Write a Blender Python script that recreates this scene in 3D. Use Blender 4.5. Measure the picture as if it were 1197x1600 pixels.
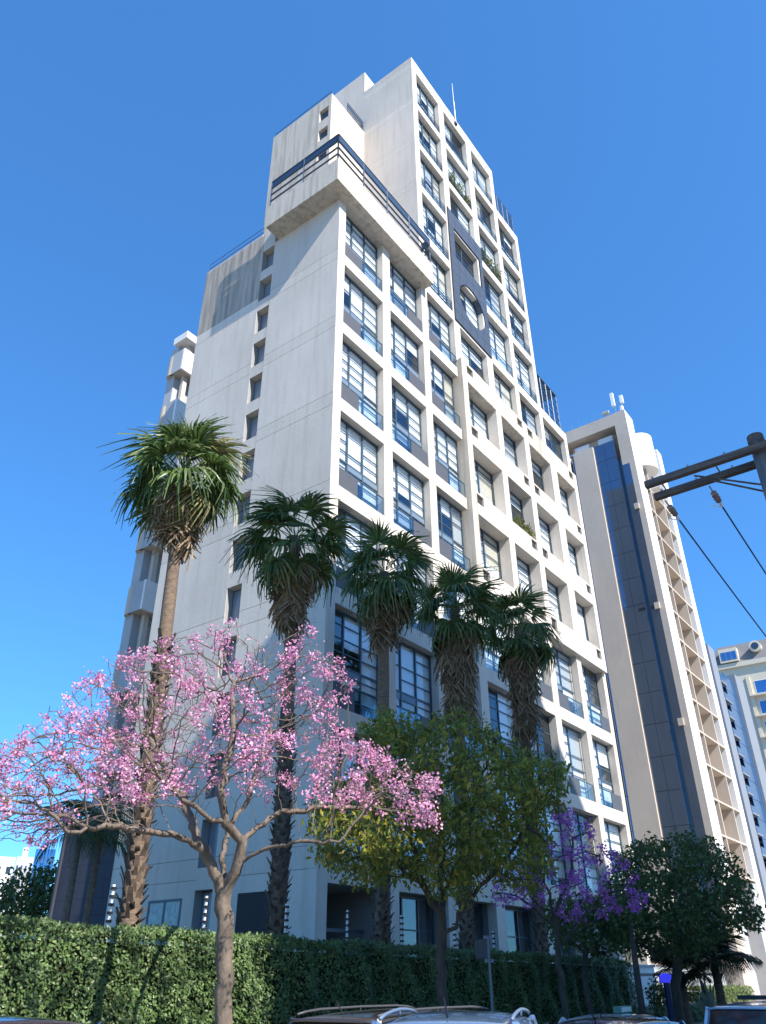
import bpy, bmesh, math, random
import numpy as np
from mathutils import Vector, Matrix

for o in list(bpy.data.objects):
    bpy.data.objects.remove(o)
S = bpy.context.scene
COL = S.collection
rnd = random.Random(7)
rng = np.random.default_rng(11)

# ------------------------------------------------------------------ camera
# world: X runs along the street, Y goes back into the block, corner of the tower at the origin
RM = np.array([[0.59783276, -0.40917148, 0.68932916],
               [-0.80159769, -0.31168045, 0.51019255],
               [-0.00609418, 0.85757449, 0.51432369]])
FPX = 1212.79
CAM = np.array([-23.347, -20.394, 1.70])
cd = bpy.data.cameras.new('camera')
cam = bpy.data.objects.new('camera', cd)
COL.objects.link(cam)
cd.sensor_fit = 'VERTICAL'
cd.sensor_height = 36.0
cd.lens = 36.0 * FPX / 1600.0
cd.clip_start = 0.1
cd.clip_end = 6000
_r, _u, _f = RM[:, 0], RM[:, 1], RM[:, 2]
cam.matrix_world = Matrix(((_r[0], _u[0], -_f[0], CAM[0]), (_r[1], _u[1], -_f[1], CAM[1]),
                           (_r[2], _u[2], -_f[2], CAM[2]), (0, 0, 0, 1)))
S.camera = cam

# ------------------------------------------------------------------ sky, sun, exposure
SUN = Vector((-0.231, -1.087, 1.0)).normalized()
w = bpy.data.worlds.new('World')
S.world = w
w.use_nodes = True
nt = w.node_tree
bg = nt.nodes['Background']
sk = nt.nodes.new('ShaderNodeTexSky')
sk.sky_type = 'NISHITA'
sk.sun_disc = False
sk.sun_elevation = math.asin(SUN.z)
sk.sun_rotation = math.atan2(SUN.x, SUN.y)
sk.air_density = 1.0
sk.dust_density = 0.35
sk.ozone_density = 2.2
sk.altitude = 700
gm = nt.nodes.new('ShaderNodeGamma')
gm.inputs[1].default_value = 0.72
nt.links.new(sk.outputs[0], gm.inputs[0])
mu = nt.nodes.new('ShaderNodeMix')       # white balance of the phone: a deep azure sky
mu.data_type = 'RGBA'
mu.blend_type = 'MULTIPLY'
mu.inputs[0].default_value = 1.0
nt.links.new(gm.outputs[0], mu.inputs[6])
mu.inputs[7].default_value = (0.47, 1.15, 1.92, 1)
nt.links.new(mu.outputs[2], bg.inputs[0])
bg.inputs[1].default_value = 0.109
ld = bpy.data.lights.new('sun', 'SUN')
ld.energy = 4.5
ld.angle = math.radians(0.55)
ld.color = (1.0, 0.945, 0.86)
sun = bpy.data.objects.new('sun', ld)
COL.objects.link(sun)
sun.rotation_euler = SUN.to_track_quat('Z', 'Y').to_euler()
S.view_settings.view_transform = 'Standard'
S.view_settings.look = 'None'
S.view_settings.gamma = 1.0
S.view_settings.exposure = 1.02
S.view_settings.use_curve_mapping = False
S.render.engine = 'CYCLES'
S.cycles.transparent_max_bounces = 24
S.cycles.max_bounces = 8


# ------------------------------------------------------------------ helpers
def at(x, y, d):
    """point seen at a pixel, d metres away along the ground"""
    c = np.array([x - 598.5, 800.0 - y, FPX])
    q = RM @ c
    return CAM + q * (d / math.hypot(q[0], q[1]))


def on_v(x, y, v):
    c = RM @ np.array([x - 598.5, 800.0 - y, FPX])
    return CAM + c * ((v - CAM[1]) / c[1])


class MB:
    def __init__(self):
        self.v = []
        self.f = []

    def add(self, vs, fs):
        n = len(self.v)
        self.v.extend([tuple(p) for p in vs])
        self.f.extend([tuple(n + i for i in f) for f in fs])
        return self

    def box(self, x0, x1, y0, y1, z0, z1):
        return self.add([(x0, y0, z0), (x1, y0, z0), (x1, y1, z0), (x0, y1, z0),
                         (x0, y0, z1), (x1, y0, z1), (x1, y1, z1), (x0, y1, z1)],
                        [(0, 3, 2, 1), (4, 5, 6, 7), (0, 1, 5, 4), (1, 2, 6, 5), (2, 3, 7, 6), (3, 0, 4, 7)])

    def prism(self, poly, z0, z1):
        n = len(poly)
        vs = [(p[0], p[1], z0) for p in poly] + [(p[0], p[1], z1) for p in poly]
        fs = [tuple(range(n - 1, -1, -1)), tuple(range(n, 2 * n))]
        fs += [(i, (i + 1) % n, n + (i + 1) % n, n + i) for i in range(n)]
        return self.add(vs, fs)

    def tube(self, pts, rad, n=6, cap=True):
        pts = [np.asarray(p, float) for p in pts]
        if not hasattr(rad, '__len__'):
            rad = [rad] * len(pts)
        vs = []
        a = None
        for i, p in enumerate(pts):
            t = pts[min(i + 1, len(pts) - 1)] - pts[max(i - 1, 0)]
            t = t / (np.linalg.norm(t) + 1e-9)
            if a is None:
                a = np.cross(t, [0, 0, 1.0] if abs(t[2]) < 0.9 else [1.0, 0, 0])
            else:
                a = a - t * (a @ t)
            a = a / (np.linalg.norm(a) + 1e-9)
            b = np.cross(t, a)
            for k in range(n):
                an = 2 * math.pi * k / n
                vs.append(p + rad[i] * (math.cos(an) * a + math.sin(an) * b))
        fs = []
        for i in range(len(pts) - 1):
            for k in range(n):
                fs.append((i * n + k, i * n + (k + 1) % n, (i + 1) * n + (k + 1) % n, (i + 1) * n + k))
        if cap:
            fs.append(tuple(range(n - 1, -1, -1)))
            fs.append(tuple((len(pts) - 1) * n + k for k in range(n)))
        return self.add(vs, fs)

    def bar(self, p, q, r=0.02, n=4):
        return self.tube([p, q], r, n)

    def mesh(self, name, smooth=False):
        me = bpy.data.meshes.new(name)
        me.from_pydata(self.v, [], self.f)
        if smooth:
            me.polygons.foreach_set('use_smooth', [True] * len(me.polygons))
        me.update()
        return me

    def build(self, name, m, parent=None, smooth=False, loc=None):
        return link(name, self.mesh(name, smooth), m, parent, loc)


def link(name, me, m=None, parent=None, loc=None):
    o = bpy.data.objects.new(name, me)
    COL.objects.link(o)
    if m is not None and me is not None and len(me.materials) == 0:
        me.materials.append(m)
    if parent is not None:
        o.parent = parent
    if loc is not None:
        o.location = loc
    return o


def empty(name, label, cat, loc=(0, 0, 0), group=None):
    o = bpy.data.objects.new(name, None)
    COL.objects.link(o)
    o.location = loc
    o.empty_display_size = 0.2
    return tag(o, label, cat, group)


def tag(o, label, cat, group=None, kind=None):
    o['label'] = label
    o['category'] = cat
    if group:
        o['group'] = group
    if kind:
        o['kind'] = kind
    return o


def struct(o):
    o['kind'] = 'structure'
    return o


def stuff(o):
    o['kind'] = 'stuff'
    return o


# ------------------------------------------------------------------ materials
def newmat(name):
    m = bpy.data.materials.new(name)
    m.use_nodes = True
    n = m.node_tree
    return m, n, n.nodes['Principled BSDF'], n.nodes['Material Output']


def mat(name, col, rough=0.8, var=0.0, scale=3.0, bump=0.0, bscale=30.0, metal=0.0, spec=0.5, col2=None, stretch=(1, 1, 1), detail=6):
    m, n, p, out = newmat(name)
    p.inputs['Roughness'].default_value = rough
    p.inputs['Metallic'].default_value = metal
    p.inputs['Specular IOR Level'].default_value = spec
    c = (col[0], col[1], col[2], 1)
    p.inputs['Base Color'].default_value = c
    if var or col2 or bump:
        tc = n.nodes.new('ShaderNodeTexCoord')
        mp = n.nodes.new('ShaderNodeMapping')
        mp.inputs['Scale'].default_value = stretch
        n.links.new(tc.outputs['Object'], mp.inputs[0])
    if var or col2:
        nz = n.nodes.new('ShaderNodeTexNoise')
        nz.inputs['Scale'].default_value = scale
        nz.inputs['Detail'].default_value = detail
        nz.inputs['Roughness'].default_value = 0.62
        n.links.new(mp.outputs[0], nz.inputs['Vector'])
        cr = n.nodes.new('ShaderNodeValToRGB')
        cr.color_ramp.elements[0].position = 0.32
        cr.color_ramp.elements[1].position = 0.68
        a = col2 if col2 else tuple(x * (1 - var) for x in col)
        b = col if col2 else tuple(min(1, x * (1 + var)) for x in col)
        cr.color_ramp.elements[0].color = (a[0], a[1], a[2], 1)
        cr.color_ramp.elements[1].color = (b[0], b[1], b[2], 1)
        n.links.new(nz.outputs['Fac'], cr.inputs[0])
        n.links.new(cr.outputs[0], p.inputs['Base Color'])
    if bump:
        bz = n.nodes.new('ShaderNodeTexNoise')
        bz.inputs['Scale'].default_value = bscale
        bz.inputs['Detail'].default_value = 5
        n.links.new(mp.outputs[0], bz.inputs['Vector'])
        bp = n.nodes.new('ShaderNodeBump')
        bp.inputs['Strength'].default_value = bump
        bp.inputs['Distance'].default_value = 0.02
        n.links.new(bz.outputs['Fac'], bp.inputs['Height'])
        n.links.new(bp.outputs[0], p.inputs['Normal'])
    return m


def concrete(name, col, stain, amount=0.6, bump=0.25, thr=.56):
    """board-cast concrete: fine mottling, large cloudy patches and vertical rain streaks"""
    m, n, p, out = newmat(name)
    p.inputs['Roughness'].default_value = 0.85
    p.inputs['Specular IOR Level'].default_value = 0.25
    tc = n.nodes.new('ShaderNodeTexCoord')

    def noise(sc, stretch, det=6):
        mp = n.nodes.new('ShaderNodeMapping')
        mp.inputs['Scale'].default_value = stretch
        n.links.new(tc.outputs['Object'], mp.inputs[0])
        nz = n.nodes.new('ShaderNodeTexNoise')
        nz.inputs['Scale'].default_value = sc
        nz.inputs['Detail'].default_value = det
        nz.inputs['Roughness'].default_value = 0.6
        n.links.new(mp.outputs[0], nz.inputs['Vector'])
        return nz

    def ramp(src, a, b):
        r = n.nodes.new('ShaderNodeMapRange')
        r.inputs[1].default_value = a
        r.inputs[2].default_value = b
        n.links.new(src, r.inputs[0])
        return r.outputs[0]

    big = ramp(noise(0.22, (1, 1, 0.7)).outputs['Fac'], 0.35, 0.75)
    fine = ramp(noise(5.0, (1, 1, 1)).outputs['Fac'], 0.3, 0.7)
    streak = ramp(noise(2.6, (1, 1, 0.07), 8).outputs['Fac'], thr, thr + .24)
    oi = n.nodes.new('ShaderNodeObjectInfo')
    tone = n.nodes.new('ShaderNodeMapRange')
    tone.inputs[3].default_value = .94
    tone.inputs[4].default_value = 1.05
    n.links.new(oi.outputs['Random'], tone.inputs[0])
    mx = n.nodes.new('ShaderNodeMix')
    mx.data_type = 'RGBA'
    mx.inputs[6].default_value = (*[c * 1.04 for c in col], 1)
    mx.inputs[7].default_value = (*[c * 0.86 for c in col], 1)
    add = n.nodes.new('ShaderNodeMath')
    add.operation = 'MULTIPLY_ADD'
    n.links.new(fine, add.inputs[0])
    add.inputs[1].default_value = 0.35
    n.links.new(big, add.inputs[2])
    n.links.new(add.outputs[0], mx.inputs[0])
    mx2 = n.nodes.new('ShaderNodeMix')
    mx2.data_type = 'RGBA'
    n.links.new(mx.outputs[2], mx2.inputs[6])
    mx2.inputs[7].default_value = (*stain, 1)
    mul = n.nodes.new('ShaderNodeMath')
    mul.operation = 'MULTIPLY'
    n.links.new(streak, mul.inputs[0])
    mul.inputs[1].default_value = amount
    n.links.new(mul.outputs[0], mx2.inputs[0])
    vm = n.nodes.new('ShaderNodeVectorMath')
    vm.operation = 'SCALE'
    n.links.new(mx2.outputs[2], vm.inputs[0])
    n.links.new(tone.outputs[0], vm.inputs['Scale'])
    n.links.new(vm.outputs[0], p.inputs['Base Color'])
    bp = n.nodes.new('ShaderNodeBump')
    bp.inputs['Strength'].default_value = bump
    bp.inputs['Distance'].default_value = 0.02
    n.links.new(noise(9.0, (1, 1, 1)).outputs['Fac'], bp.inputs['Height'])
    n.links.new(bp.outputs[0], p.inputs['Normal'])
    return m


def glass(name, tint, refl=0.12, edge=0.75, rough=0.02):
    m, n, p, out = newmat(name)
    n.nodes.remove(p)
    tr = n.nodes.new('ShaderNodeBsdfTransparent')
    tr.inputs[0].default_value = (*tint, 1)
    gl = n.nodes.new('ShaderNodeBsdfGlossy')
    gl.inputs['Roughness'].default_value = rough
    gl.inputs[0].default_value = (0.95, 0.97, 1, 1)
    lw = n.nodes.new('ShaderNodeLayerWeight')
    lw.inputs[0].default_value = 0.35
    mr = n.nodes.new('ShaderNodeMapRange')
    mr.inputs[3].default_value = refl
    mr.inputs[4].default_value = edge
    n.links.new(lw.outputs['Fresnel'], mr.inputs[0])
    mx = n.nodes.new('ShaderNodeMixShader')
    n.links.new(mr.outputs[0], mx.inputs[0])
    n.links.new(tr.outputs[0], mx.inputs[1])
    n.links.new(gl.outputs[0], mx.inputs[2])
    n.links.new(mx.outputs[0], out.inputs[0])
    return m


def leafmat(name, cols, trans=0.35, rough=0.55, patch=1.6, lo=.72, hi=1.28):
    """each leaf takes its own colour from the list"""
    m, n, p, out = newmat(name)
    p.inputs['Roughness'].default_value = rough
    p.inputs['Specular IOR Level'].default_value = 0.35
    ge = n.nodes.new('ShaderNodeNewGeometry')
    cr = n.nodes.new('ShaderNodeValToRGB')
    els = cr.color_ramp.elements
    while len(els) < len(cols):
        els.new(0.5)
    for i, c in enumerate(cols):
        els[i].position = i / max(1, len(cols) - 1)
        els[i].color = (*c, 1)
    n.links.new(ge.outputs['Random Per Island'], cr.inputs[0])
    tc = n.nodes.new('ShaderNodeTexCoord')
    nz = n.nodes.new('ShaderNodeTexNoise')
    nz.inputs['Scale'].default_value = patch
    nz.inputs['Detail'].default_value = 4
    n.links.new(tc.outputs['Object'], nz.inputs['Vector'])
    mr = n.nodes.new('ShaderNodeMapRange')
    mr.inputs[1].default_value = .32
    mr.inputs[2].default_value = .68
    mr.inputs[3].default_value = lo
    mr.inputs[4].default_value = hi
    n.links.new(nz.outputs['Fac'], mr.inputs[0])
    vm = n.nodes.new('ShaderNodeVectorMath')
    vm.operation = 'SCALE'
    n.links.new(cr.outputs[0], vm.inputs[0])
    n.links.new(mr.outputs[0], vm.inputs['Scale'])
    n.links.new(vm.outputs[0], p.inputs['Base Color'])
    tl = n.nodes.new('ShaderNodeBsdfTranslucent')
    n.links.new(vm.outputs[0], tl.inputs[0])
    mx = n.nodes.new('ShaderNodeMixShader')
    mx.inputs[0].default_value = trans
    n.links.new(p.outputs[0], mx.inputs[1])
    n.links.new(tl.outputs[0], mx.inputs[2])
    n.links.new(mx.outputs[0], out.inputs[0])
    return m


M = {}
M['conc'] = concrete('concrete_cream', (0.64, 0.575, 0.50), (0.42, 0.35, 0.27), 0.5, .3, .52)
M['wall'] = concrete('concrete_side_wall', (0.64, 0.575, 0.50), (0.45, 0.39, 0.33), 0.55, .35, .50)
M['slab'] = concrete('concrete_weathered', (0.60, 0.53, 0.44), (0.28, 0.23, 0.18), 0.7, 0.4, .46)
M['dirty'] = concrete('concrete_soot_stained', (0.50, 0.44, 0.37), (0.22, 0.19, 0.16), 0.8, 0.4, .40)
M['back'] = mat('wall_joint', (0.30, 0.29, 0.28), 0.9)
M['frame'] = mat('window_frame_paint', (0.055, 0.088, 0.118), 0.45)
M['navy'] = mat('navy_metal', (0.030, 0.058, 0.105), 0.42, metal=0.1)
M['glass'] = glass('window_glass', (0.95, 0.97, 0.98), 0.02, 0.20)
M['railglass'] = glass('balcony_glass', (0.84, 0.92, 0.95), 0.03, 0.20)
M['blind'] = mat('white_blind', (0.88, 0.87, 0.85), 0.85, var=0.02, scale=2)
M['blind2'] = mat('grey_blind', (0.46, 0.48, 0.50), 0.85)
M['blind3'] = mat('beige_curtain', (0.62, 0.55, 0.44), 0.9, var=.15, scale=14, stretch=(1, 1, .05))
M['blind4'] = mat('pleated_white_curtain', (0.80, 0.79, 0.77), 0.9, var=.12, scale=16, stretch=(1, 1, .04))
M['graypanel'] = mat('grey_metal_panel', (0.078, 0.080, 0.088), 0.55, var=0.06)
M['interior'] = mat('interior_plaster', (0.36, 0.34, 0.32), 0.9, var=0.1, scale=0.6)
M['bandpanel'] = mat('spandrel_glass_blue', (0.16, 0.21, 0.27), 0.3)
M['tile'] = mat('slate_blue_tile', (0.050, 0.064, 0.088), 0.5, var=0.08, scale=1.5, bump=0.1)
M['tileback'] = mat('tile_joint', (0.10, 0.12, 0.15), 0.8)
M['grille'] = mat('dark_grille', (0.10, 0.095, 0.09), 0.7)
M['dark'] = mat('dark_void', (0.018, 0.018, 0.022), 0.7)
M['white'] = mat('white_paint', (0.80, 0.80, 0.78), 0.6, var=0.04)
M['steel'] = mat('galvanised_steel', (0.42, 0.43, 0.45), 0.4, metal=0.7)
M['black'] = mat('black_plastic', (0.02, 0.02, 0.022), 0.5)
M['timber'] = mat('weathered_timber', (0.15, 0.125, 0.105), 0.9, col2=(0.05, 0.043, 0.04), scale=3, stretch=(6, 0.6, 6), bump=0.6, bscale=20)
M['polec'] = mat('concrete_pole', (0.22, 0.21, 0.20), 0.9, col2=(0.12, 0.115, 0.11), scale=4, stretch=(3, 3, 0.6), bump=0.3)
M['cable'] = mat('cable', (0.018, 0.03, 0.05), 0.5)
M['insul'] = mat('brown_insulator', (0.28, 0.20, 0.18), 0.35)
M['asphalt'] = mat('asphalt', (0.085, 0.083, 0.08), 0.95, var=0.2, scale=8, bump=0.4, bscale=120)
M['pave'] = mat('pavement_concrete', (0.36, 0.34, 0.31), 0.95, var=0.12, scale=2, bump=0.2)
M['kerb'] = mat('kerb_stone', (0.34, 0.33, 0.31), 0.9, var=0.1)
M['soil'] = mat('garden_soil', (0.07, 0.075, 0.04), 1.0, var=0.3, scale=1.5)
M['ground'] = mat('ground_earth', (0.30, 0.27, 0.23), 1.0, var=0.2, scale=0.05)
M['paint'] = mat('road_paint', (0.70, 0.70, 0.66), 0.8, var=0.1, scale=10)

# ------------------------------------------------------------------ the setting
ZR = -0.32     # road level
g = MB().add([(-900, -900, ZR - .01), (1500, -900, ZR - .01), (1500, 1500, ZR - .01), (-900, 1500, ZR - .01)], [(0, 1, 2, 3)])
struct(g.build('ground', M['ground']))
struct(MB().box(-120, 160, -18.9, -12.0, ZR - .005, ZR).build('road', M['asphalt']))
pv = struct(MB().box(-120, 160, -11.86, -8.35, ZR - .005, ZR + .14).build('pavement', M['pave']))
pv2 = struct(MB().box(-120, 160, -24.5, -19.04, ZR - .005, ZR + .14).build('pavement', M['pave']))
for y0, y1 in ((-12.0, -11.86), (-19.04, -18.9)):
    k = None
    for i in range(70):
        x = -60 + i * 1.6
        if k is None:
            k = MB().box(0, 1.585, y0, y1, ZR, ZR + .15).mesh('kerb_stone')
            k.materials.append(M['kerb'])
        o = link('kerb_stone', k, None, pv if y0 > -15 else pv2, (x, 0, 0))
ln = MB()
for i in range(14):
    ln.box(-50 + i * 6, -47.6 + i * 6, -15.52, -15.40, ZR + .0, ZR + .004)
struct(ln.build('road_marking', M['paint']))
struct(MB().box(-60, 34, -8.35, 60, ZR - .005, 0.0).build('garden_ground', M['soil']))


# ------------------------------------------------------------------ main tower
T = [5.14 + 5.38 * i for i in range(13)]          # underside heights of the storey beams
SP = 0.80                                         # beam depth
TW = empty('apartment_tower', 'tall stepped cream concrete apartment tower with gridded window bays and corner terrace', 'building')
WV = 0.42                                         # glazing plane behind the face


def part(name, m, *boxes):
    b = MB()
    for q in boxes:
        b.box(*q)
    return b.build(name, m, TW)


def window(u0, u1, z0, z1, v, cols, zsplit, trans, seed, white=0.7, band=None, parent=None):
    """frame as the part, glass panes and blinds as its pieces; trans = heights of transoms (fractions)"""
    r = random.Random(seed)
    f = MB()
    W = u1 - u0
    H = z1 - z0
    fr = 0.07
    d0, d1 = v, v + 0.08
    f.box(u0, u0 + fr, d0, d1, z0, z1)
    f.box(u1 - fr, u1, d0, d1, z0, z1)
    f.box(u0 + fr, u1 - fr, d0, d1, z0, z0 + fr)
    f.box(u0 + fr, u1 - fr, d0, d1, z1 - fr * 1.6, z1)
    cs = [u0 + W * c for c in cols]
    for c in cs[1:-1]:
        f.box(c - .045, c + .045, d0 - .012, d1 - .012, z0 + fr, z1 - fr)
    zs = z0 + H * zsplit
    if band:
        f.box(u0 + fr, u1 - fr, d0 + .004, d1 - .02, zs - .05, zs + .05)
    for i in range(len(cs) - 1):
        for t in trans:
            if r.random() < 0.88:
                zz = z0 + H * t
                f.box(cs[i] + .045, cs[i + 1] - .045, d0 + .012, d0 + .06, zz - .027, zz + .027)
    o = f.build('window', M['frame'], parent or TW)
    mood = r.random()
    for i in range(len(cs) - 1):
        for a, b in ((z0 + fr, zs), (zs, z1 - fr)):
            x0, x1 = cs[i] + .03, cs[i + 1] - .03
            MB().box(x0, x1, v + .035, v + .045, a + .01, b - .01).build('pane', M['glass'], o)
            q = r.random()
            pw = min(.95, white + .2) if mood > 0.10 else 0.3
            if q < pw:
                lo = a + .02
                if r.random() < 0.25:
                    lo = a + (b - a) * r.uniform(.15, .7)
                MB().box(x0 - .02, x1 + .02, v + .11, v + .12, lo, b - .015).build('blind', M[r.choice(('blind', 'blind', 'blind', 'blind4', 'blind4', 'blind3', 'blind2')) if mood < .75 else 'blind'], o)
    if band:
        # opaque strip where the mezzanine floor meets the glass
        i0 = 0 if r.random() < .6 else 1
        i1 = i0 + (2 if len(cs) > 3 else 1)
        MB().box(cs[i0] + .05, cs[min(i1, len(cs) - 1)] - .05, v + .012, v + .030, zs - H * .075, zs - .055).build('infill_panel', M['bandpanel'], o)
    return o


def balcony(u0, u1, z, side, seed, v=0.05, full=False):
    """glass guard with rail; part of it closed by a grey panel"""
    r = random.Random(seed)
    h = 1.08
    W = u1 - u0
    a, b = u0 + .02, u1 - .02
    cut = W * r.uniform(.38, .46)
    if not full:
        if side < 0:
            MB().box(a, a + cut, v, v + .05, z + .03, z + h).build('balcony_panel', M['graypanel'], TW)
            a += cut + .01
        else:
            MB().box(b - cut, b, v, v + .05, z + .03, z + h).build('balcony_panel', M['graypanel'], TW)
            b -= cut + .01
    o = MB().box(a, b, v + .015, v + .027, z + .05, z + h - .02).build('balcony_glass', M['railglass'], TW)
    q = MB().box(a, b, v, v + .045, z + h - .02, z + h + .03)
    for x in (a, b - .03):
        q.box(x, x + .03, v, v + .04, z, z + h - .02)
    q.build('rail', M['frame'], o)


def bars(u0, u1, z, v, seed, n=4, h=1.15):
    q = MB()
    for i in range(n):
        zz = z + h * (i + 1) / n
        q.box(u0, u1, v, v + .035, zz - .02, zz + .02)
    x = u0
    while x < u1:
        q.box(x, x + .03, v + .004, v + .03, z, z + h)
        x += (u1 - u0 - .03) / 3
    o = q.build('balcony_railing', M['navy'], TW)
    MB().box(u0 + .03, u1 - .03, v + .06, v + .07, z + .04, z + h - .05).build('balcony_glass', M['railglass'], o)


# pillars of the street face: (u0, u1, z0, z1, front)
ZB = T[3]       # 21.28 underside of the boxed part
PIL_LOW = [(0.0, 0.62), (4.35, 5.13), (8.80, 9.52), (13.05, 13.90), (17.85, 18.70), (22.45, 23.30), (27.20, 27.95), (31.80, 32.42)]
PIL_TOP = [(13.05, 13.90), (17.80, 18.70), (22.30, 23.00), (26.62, 27.20), (31.55, 32.12)]
tops = {0: 42.6, 1: 42.6, 2: 71.2}
for i in range(3):
    u0, u1 = PIL_LOW[i]
    segs = [0.0] + [t for k in T for t in (k, k + SP)]
    zt = tops[i]
    x0, x1 = (8.85, 9.52) if i == 2 else (u0, u1)
    if i == 2:
        part('pillar', M['conc'], (u0, u1, 0, .5, 0, 42.6))
        part('pillar', M['conc'], (8.853, 9.52, 0.0, .5, 42.6, zt))
    else:
        part('pillar', M['conc'], (x0 + (.022 if i == 0 else 0), x1, 0, .5, 0, zt))
for u0, u1 in PIL_LOW[3:]:
    part('pillar', M['conc'], (u0, u1, 0, .5, 0, ZB + .05))
for (u0, u1), zt in zip(PIL_TOP, (71.2, 71.2, 71.2, 65.4, 43.75)):
    part('pillar', M['conc'], (u0, u1, 0, .5, 39.0, zt))

# beams and windows of the plain bays
BAYS = [(.62, 4.35), (5.13, 8.80), (9.52, 13.05)]
for bi, (u0, u1) in enumerate(BAYS):
    for k in range(0, 13):
        if bi < 2 and T[k] > 40:
            break
        z0 = T[k]
        if k == 0:
            part('spandrel', M['conc'], (u0, u1, .003, .5, 4.70, z0 + SP))
        else:
            top = z0 + SP if k < 12 else 71.197
            part('spandrel', M['conc'], (u0, u1, .003, .5, z0, top))
        # opening above this beam
        if k < 12:
            a = z0 + SP
            b = T[k + 1] if not (bi < 2 and T[k + 1] > 40) else 42.6
            sd = bi * 100 + k
            if bi == 2 and k >= 7:
                window(u0, u1, a, b, WV, (0, .36, .68, 1), .5, (.22, .36, .64, .80, .92), sd, .75)
                bars(u0, u1, a, .05, sd)
            else:
                cols = (0, .30, .64, 1) if bi != 1 else (0, .27, .62, 1)
                window(u0, u1, a, b, WV, cols, .44, (.14, .27, .36, .58, .72, .86), sd, .72, True)
                if k >= 1:
                    balcony(u0, u1, a, (-1, 1, -1)[bi], sd)

UP = [(13.90, 17.80), (18.70, 22.30), (23.00, 26.62), (27.20, 31.55)]
LOW = [(13.90, 17.85), (18.70, 22.45), (23.30, 27.20), (27.95, 31.80)]
for bi in range(4):
    u0, u1 = LOW[bi]
    for k in range(0, 4):
        if k == 0:
            part('spandrel', M['conc'], (u0, u1, .003, .5, 4.70, T[0] + SP))
        elif k < 3:
            part('spandrel', M['conc'], (u0, u1, .003, .5, T[k], T[k] + SP))
        if k < 3:
            sd = 400 + bi * 50 + k
            window(u0, u1, T[k] + SP, T[k + 1], WV + .06, (0, .48, 1), .42, (.2, .32, .6, .75, .88), sd, .78, True)
            if k > 0:
                balcony(u0, u1, T[k] + SP, (1, 1, -1, 1)[bi], sd, .06)
    u0, u1 = UP[bi]
    last = (12, 12, 11, 7)[bi]
    for k in range(7, last + 1):
        top = T[k] + SP
        if k == last:
            top = (71.197, 71.197, 65.397, 43.747)[bi]
        part('spandrel', M['conc'], (u0, u1, .003, .5, T[k], top))
    for k in range(6, last):
        sd = 700 + bi * 50 + k
        a = T[k] + SP if k > 6 else 39.0
        window(u0, u1, a, T[k + 1], WV, (0, .5, 1), .46, (.2, .33, .62, .78, .9), sd, .62)
        if k >= 7:
            if k > 8 or bi > 1:
                bars(u0, u1, a, .05, sd)
            else:
                balcony(u0, u1, a, 1, sd, full=True)

# boxed part standing proud of the face: frame members, deep reveals, grilles
BX = -0.30
BZ0, BZ1 = 21.30, 39.15
BP = [(13.18, 13.86), (17.86, 18.60), (22.22, 23.00), (26.72, 27.90), (31.46, 32.12)]
for u0, u1 in BP:
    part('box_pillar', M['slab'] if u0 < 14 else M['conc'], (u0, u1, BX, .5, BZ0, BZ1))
BO = [(13.86, 17.86), (18.60, 22.22), (23.00, 26.72), (27.90, 31.46)]
for bi, (u0, u1) in enumerate(BO):
    lev = [(BZ0, T[3] + 1.65), (T[4], T[4] + 1.65), (T[5], T[5] + 1.65), (T[6], BZ1 - .003)]
    for k, (a, b) in enumerate(lev):
        # louvred service hole at one end of the beam, the beam itself notched round it
        left = bi % 2 == 0
        if k == 3 and bi in (1, 3):
            left = False
        gw, gz0, gz1 = .86, b - .84, b - .12
        if k == 3:
            gz0, gz1 = b - .9, b - .2
        g0 = u0 + .02 if left else u1 - .02 - gw
        q = MB()
        q.box(u0, u1, BX + .003, .55, a, gz0)
        q.box(u0, g0, BX + .003, .55, gz0, gz1)
        q.box(g0 + gw, u1, BX + .003, .55, gz0, gz1)
        q.box(u0, u1, BX + .003, .55, gz1, b)
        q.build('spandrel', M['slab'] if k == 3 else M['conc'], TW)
        go = MB().box(g0, g0 + gw, BX + .22, BX + .26, gz0, gz1).build('grille', M['dark'], TW)
        sl = MB()
        for i in range(7):
            zz = gz0 + (gz1 - gz0) * (i + .5) / 7
            sl.box(g0, g0 + gw, BX + .13, BX + .21, zz - .03, zz + .012)
        sl.build('louvre', M['grille'], go)
        if k < 3:
            window(u0, u1, b, T[4 + k], .55, (0, .5, 1), .40, (.2, .55, .70, .84), 1000 + bi * 10 + k, .62)

# roofs, floor slabs, partitions and back walls inside the glazing
part('floor_slab', M['interior'], *[(.62, 32.0, .5, 4.4, T[k] + .2, T[k] + .55) for k in range(0, 7)])
part('floor_slab', M['interior'], *[(9.6, 22.6, .5, 4.4, T[k] + .2, T[k] + .55) for k in range(7, 12)])
part('floor_slab', M['interior'], *[(22.6, 26.6, .5, 4.4, T[k] + .2, T[k] + .55) for k in range(7, 11)])
for (u0, u1), zt in zip(((4.6, 4.9), (9.0, 9.3), (13.3, 13.6), (18.1, 18.4), (22.6, 22.9), (27.0, 27.15), (31.9, 32.05)), (42.5, 70, 70, 70, 70, 65, 43.5)):
    part('partition_wall', M['interior'], (u0, u1, .5, 4.4, 0, zt))
part('back_wall', M['interior'], (.55, 32.0, 4.41, 4.7, 0, 42.5), (9.3, 22.8, 4.41, 4.7, 42.5, 70.5), (22.8, 27.0, 4.41, 4.7, 42.5, 65.0))
part('roof', M['conc'], (9.53, 22.9, .5, 5.2, 70.3, 70.6))
part('roof', M['conc'], (22.95, 27.15, .5, 9, 64.7, 65.1))
part('roof', M['conc'], (27.2, 32.1, .5, 9, 43.0, 43.4))
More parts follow.
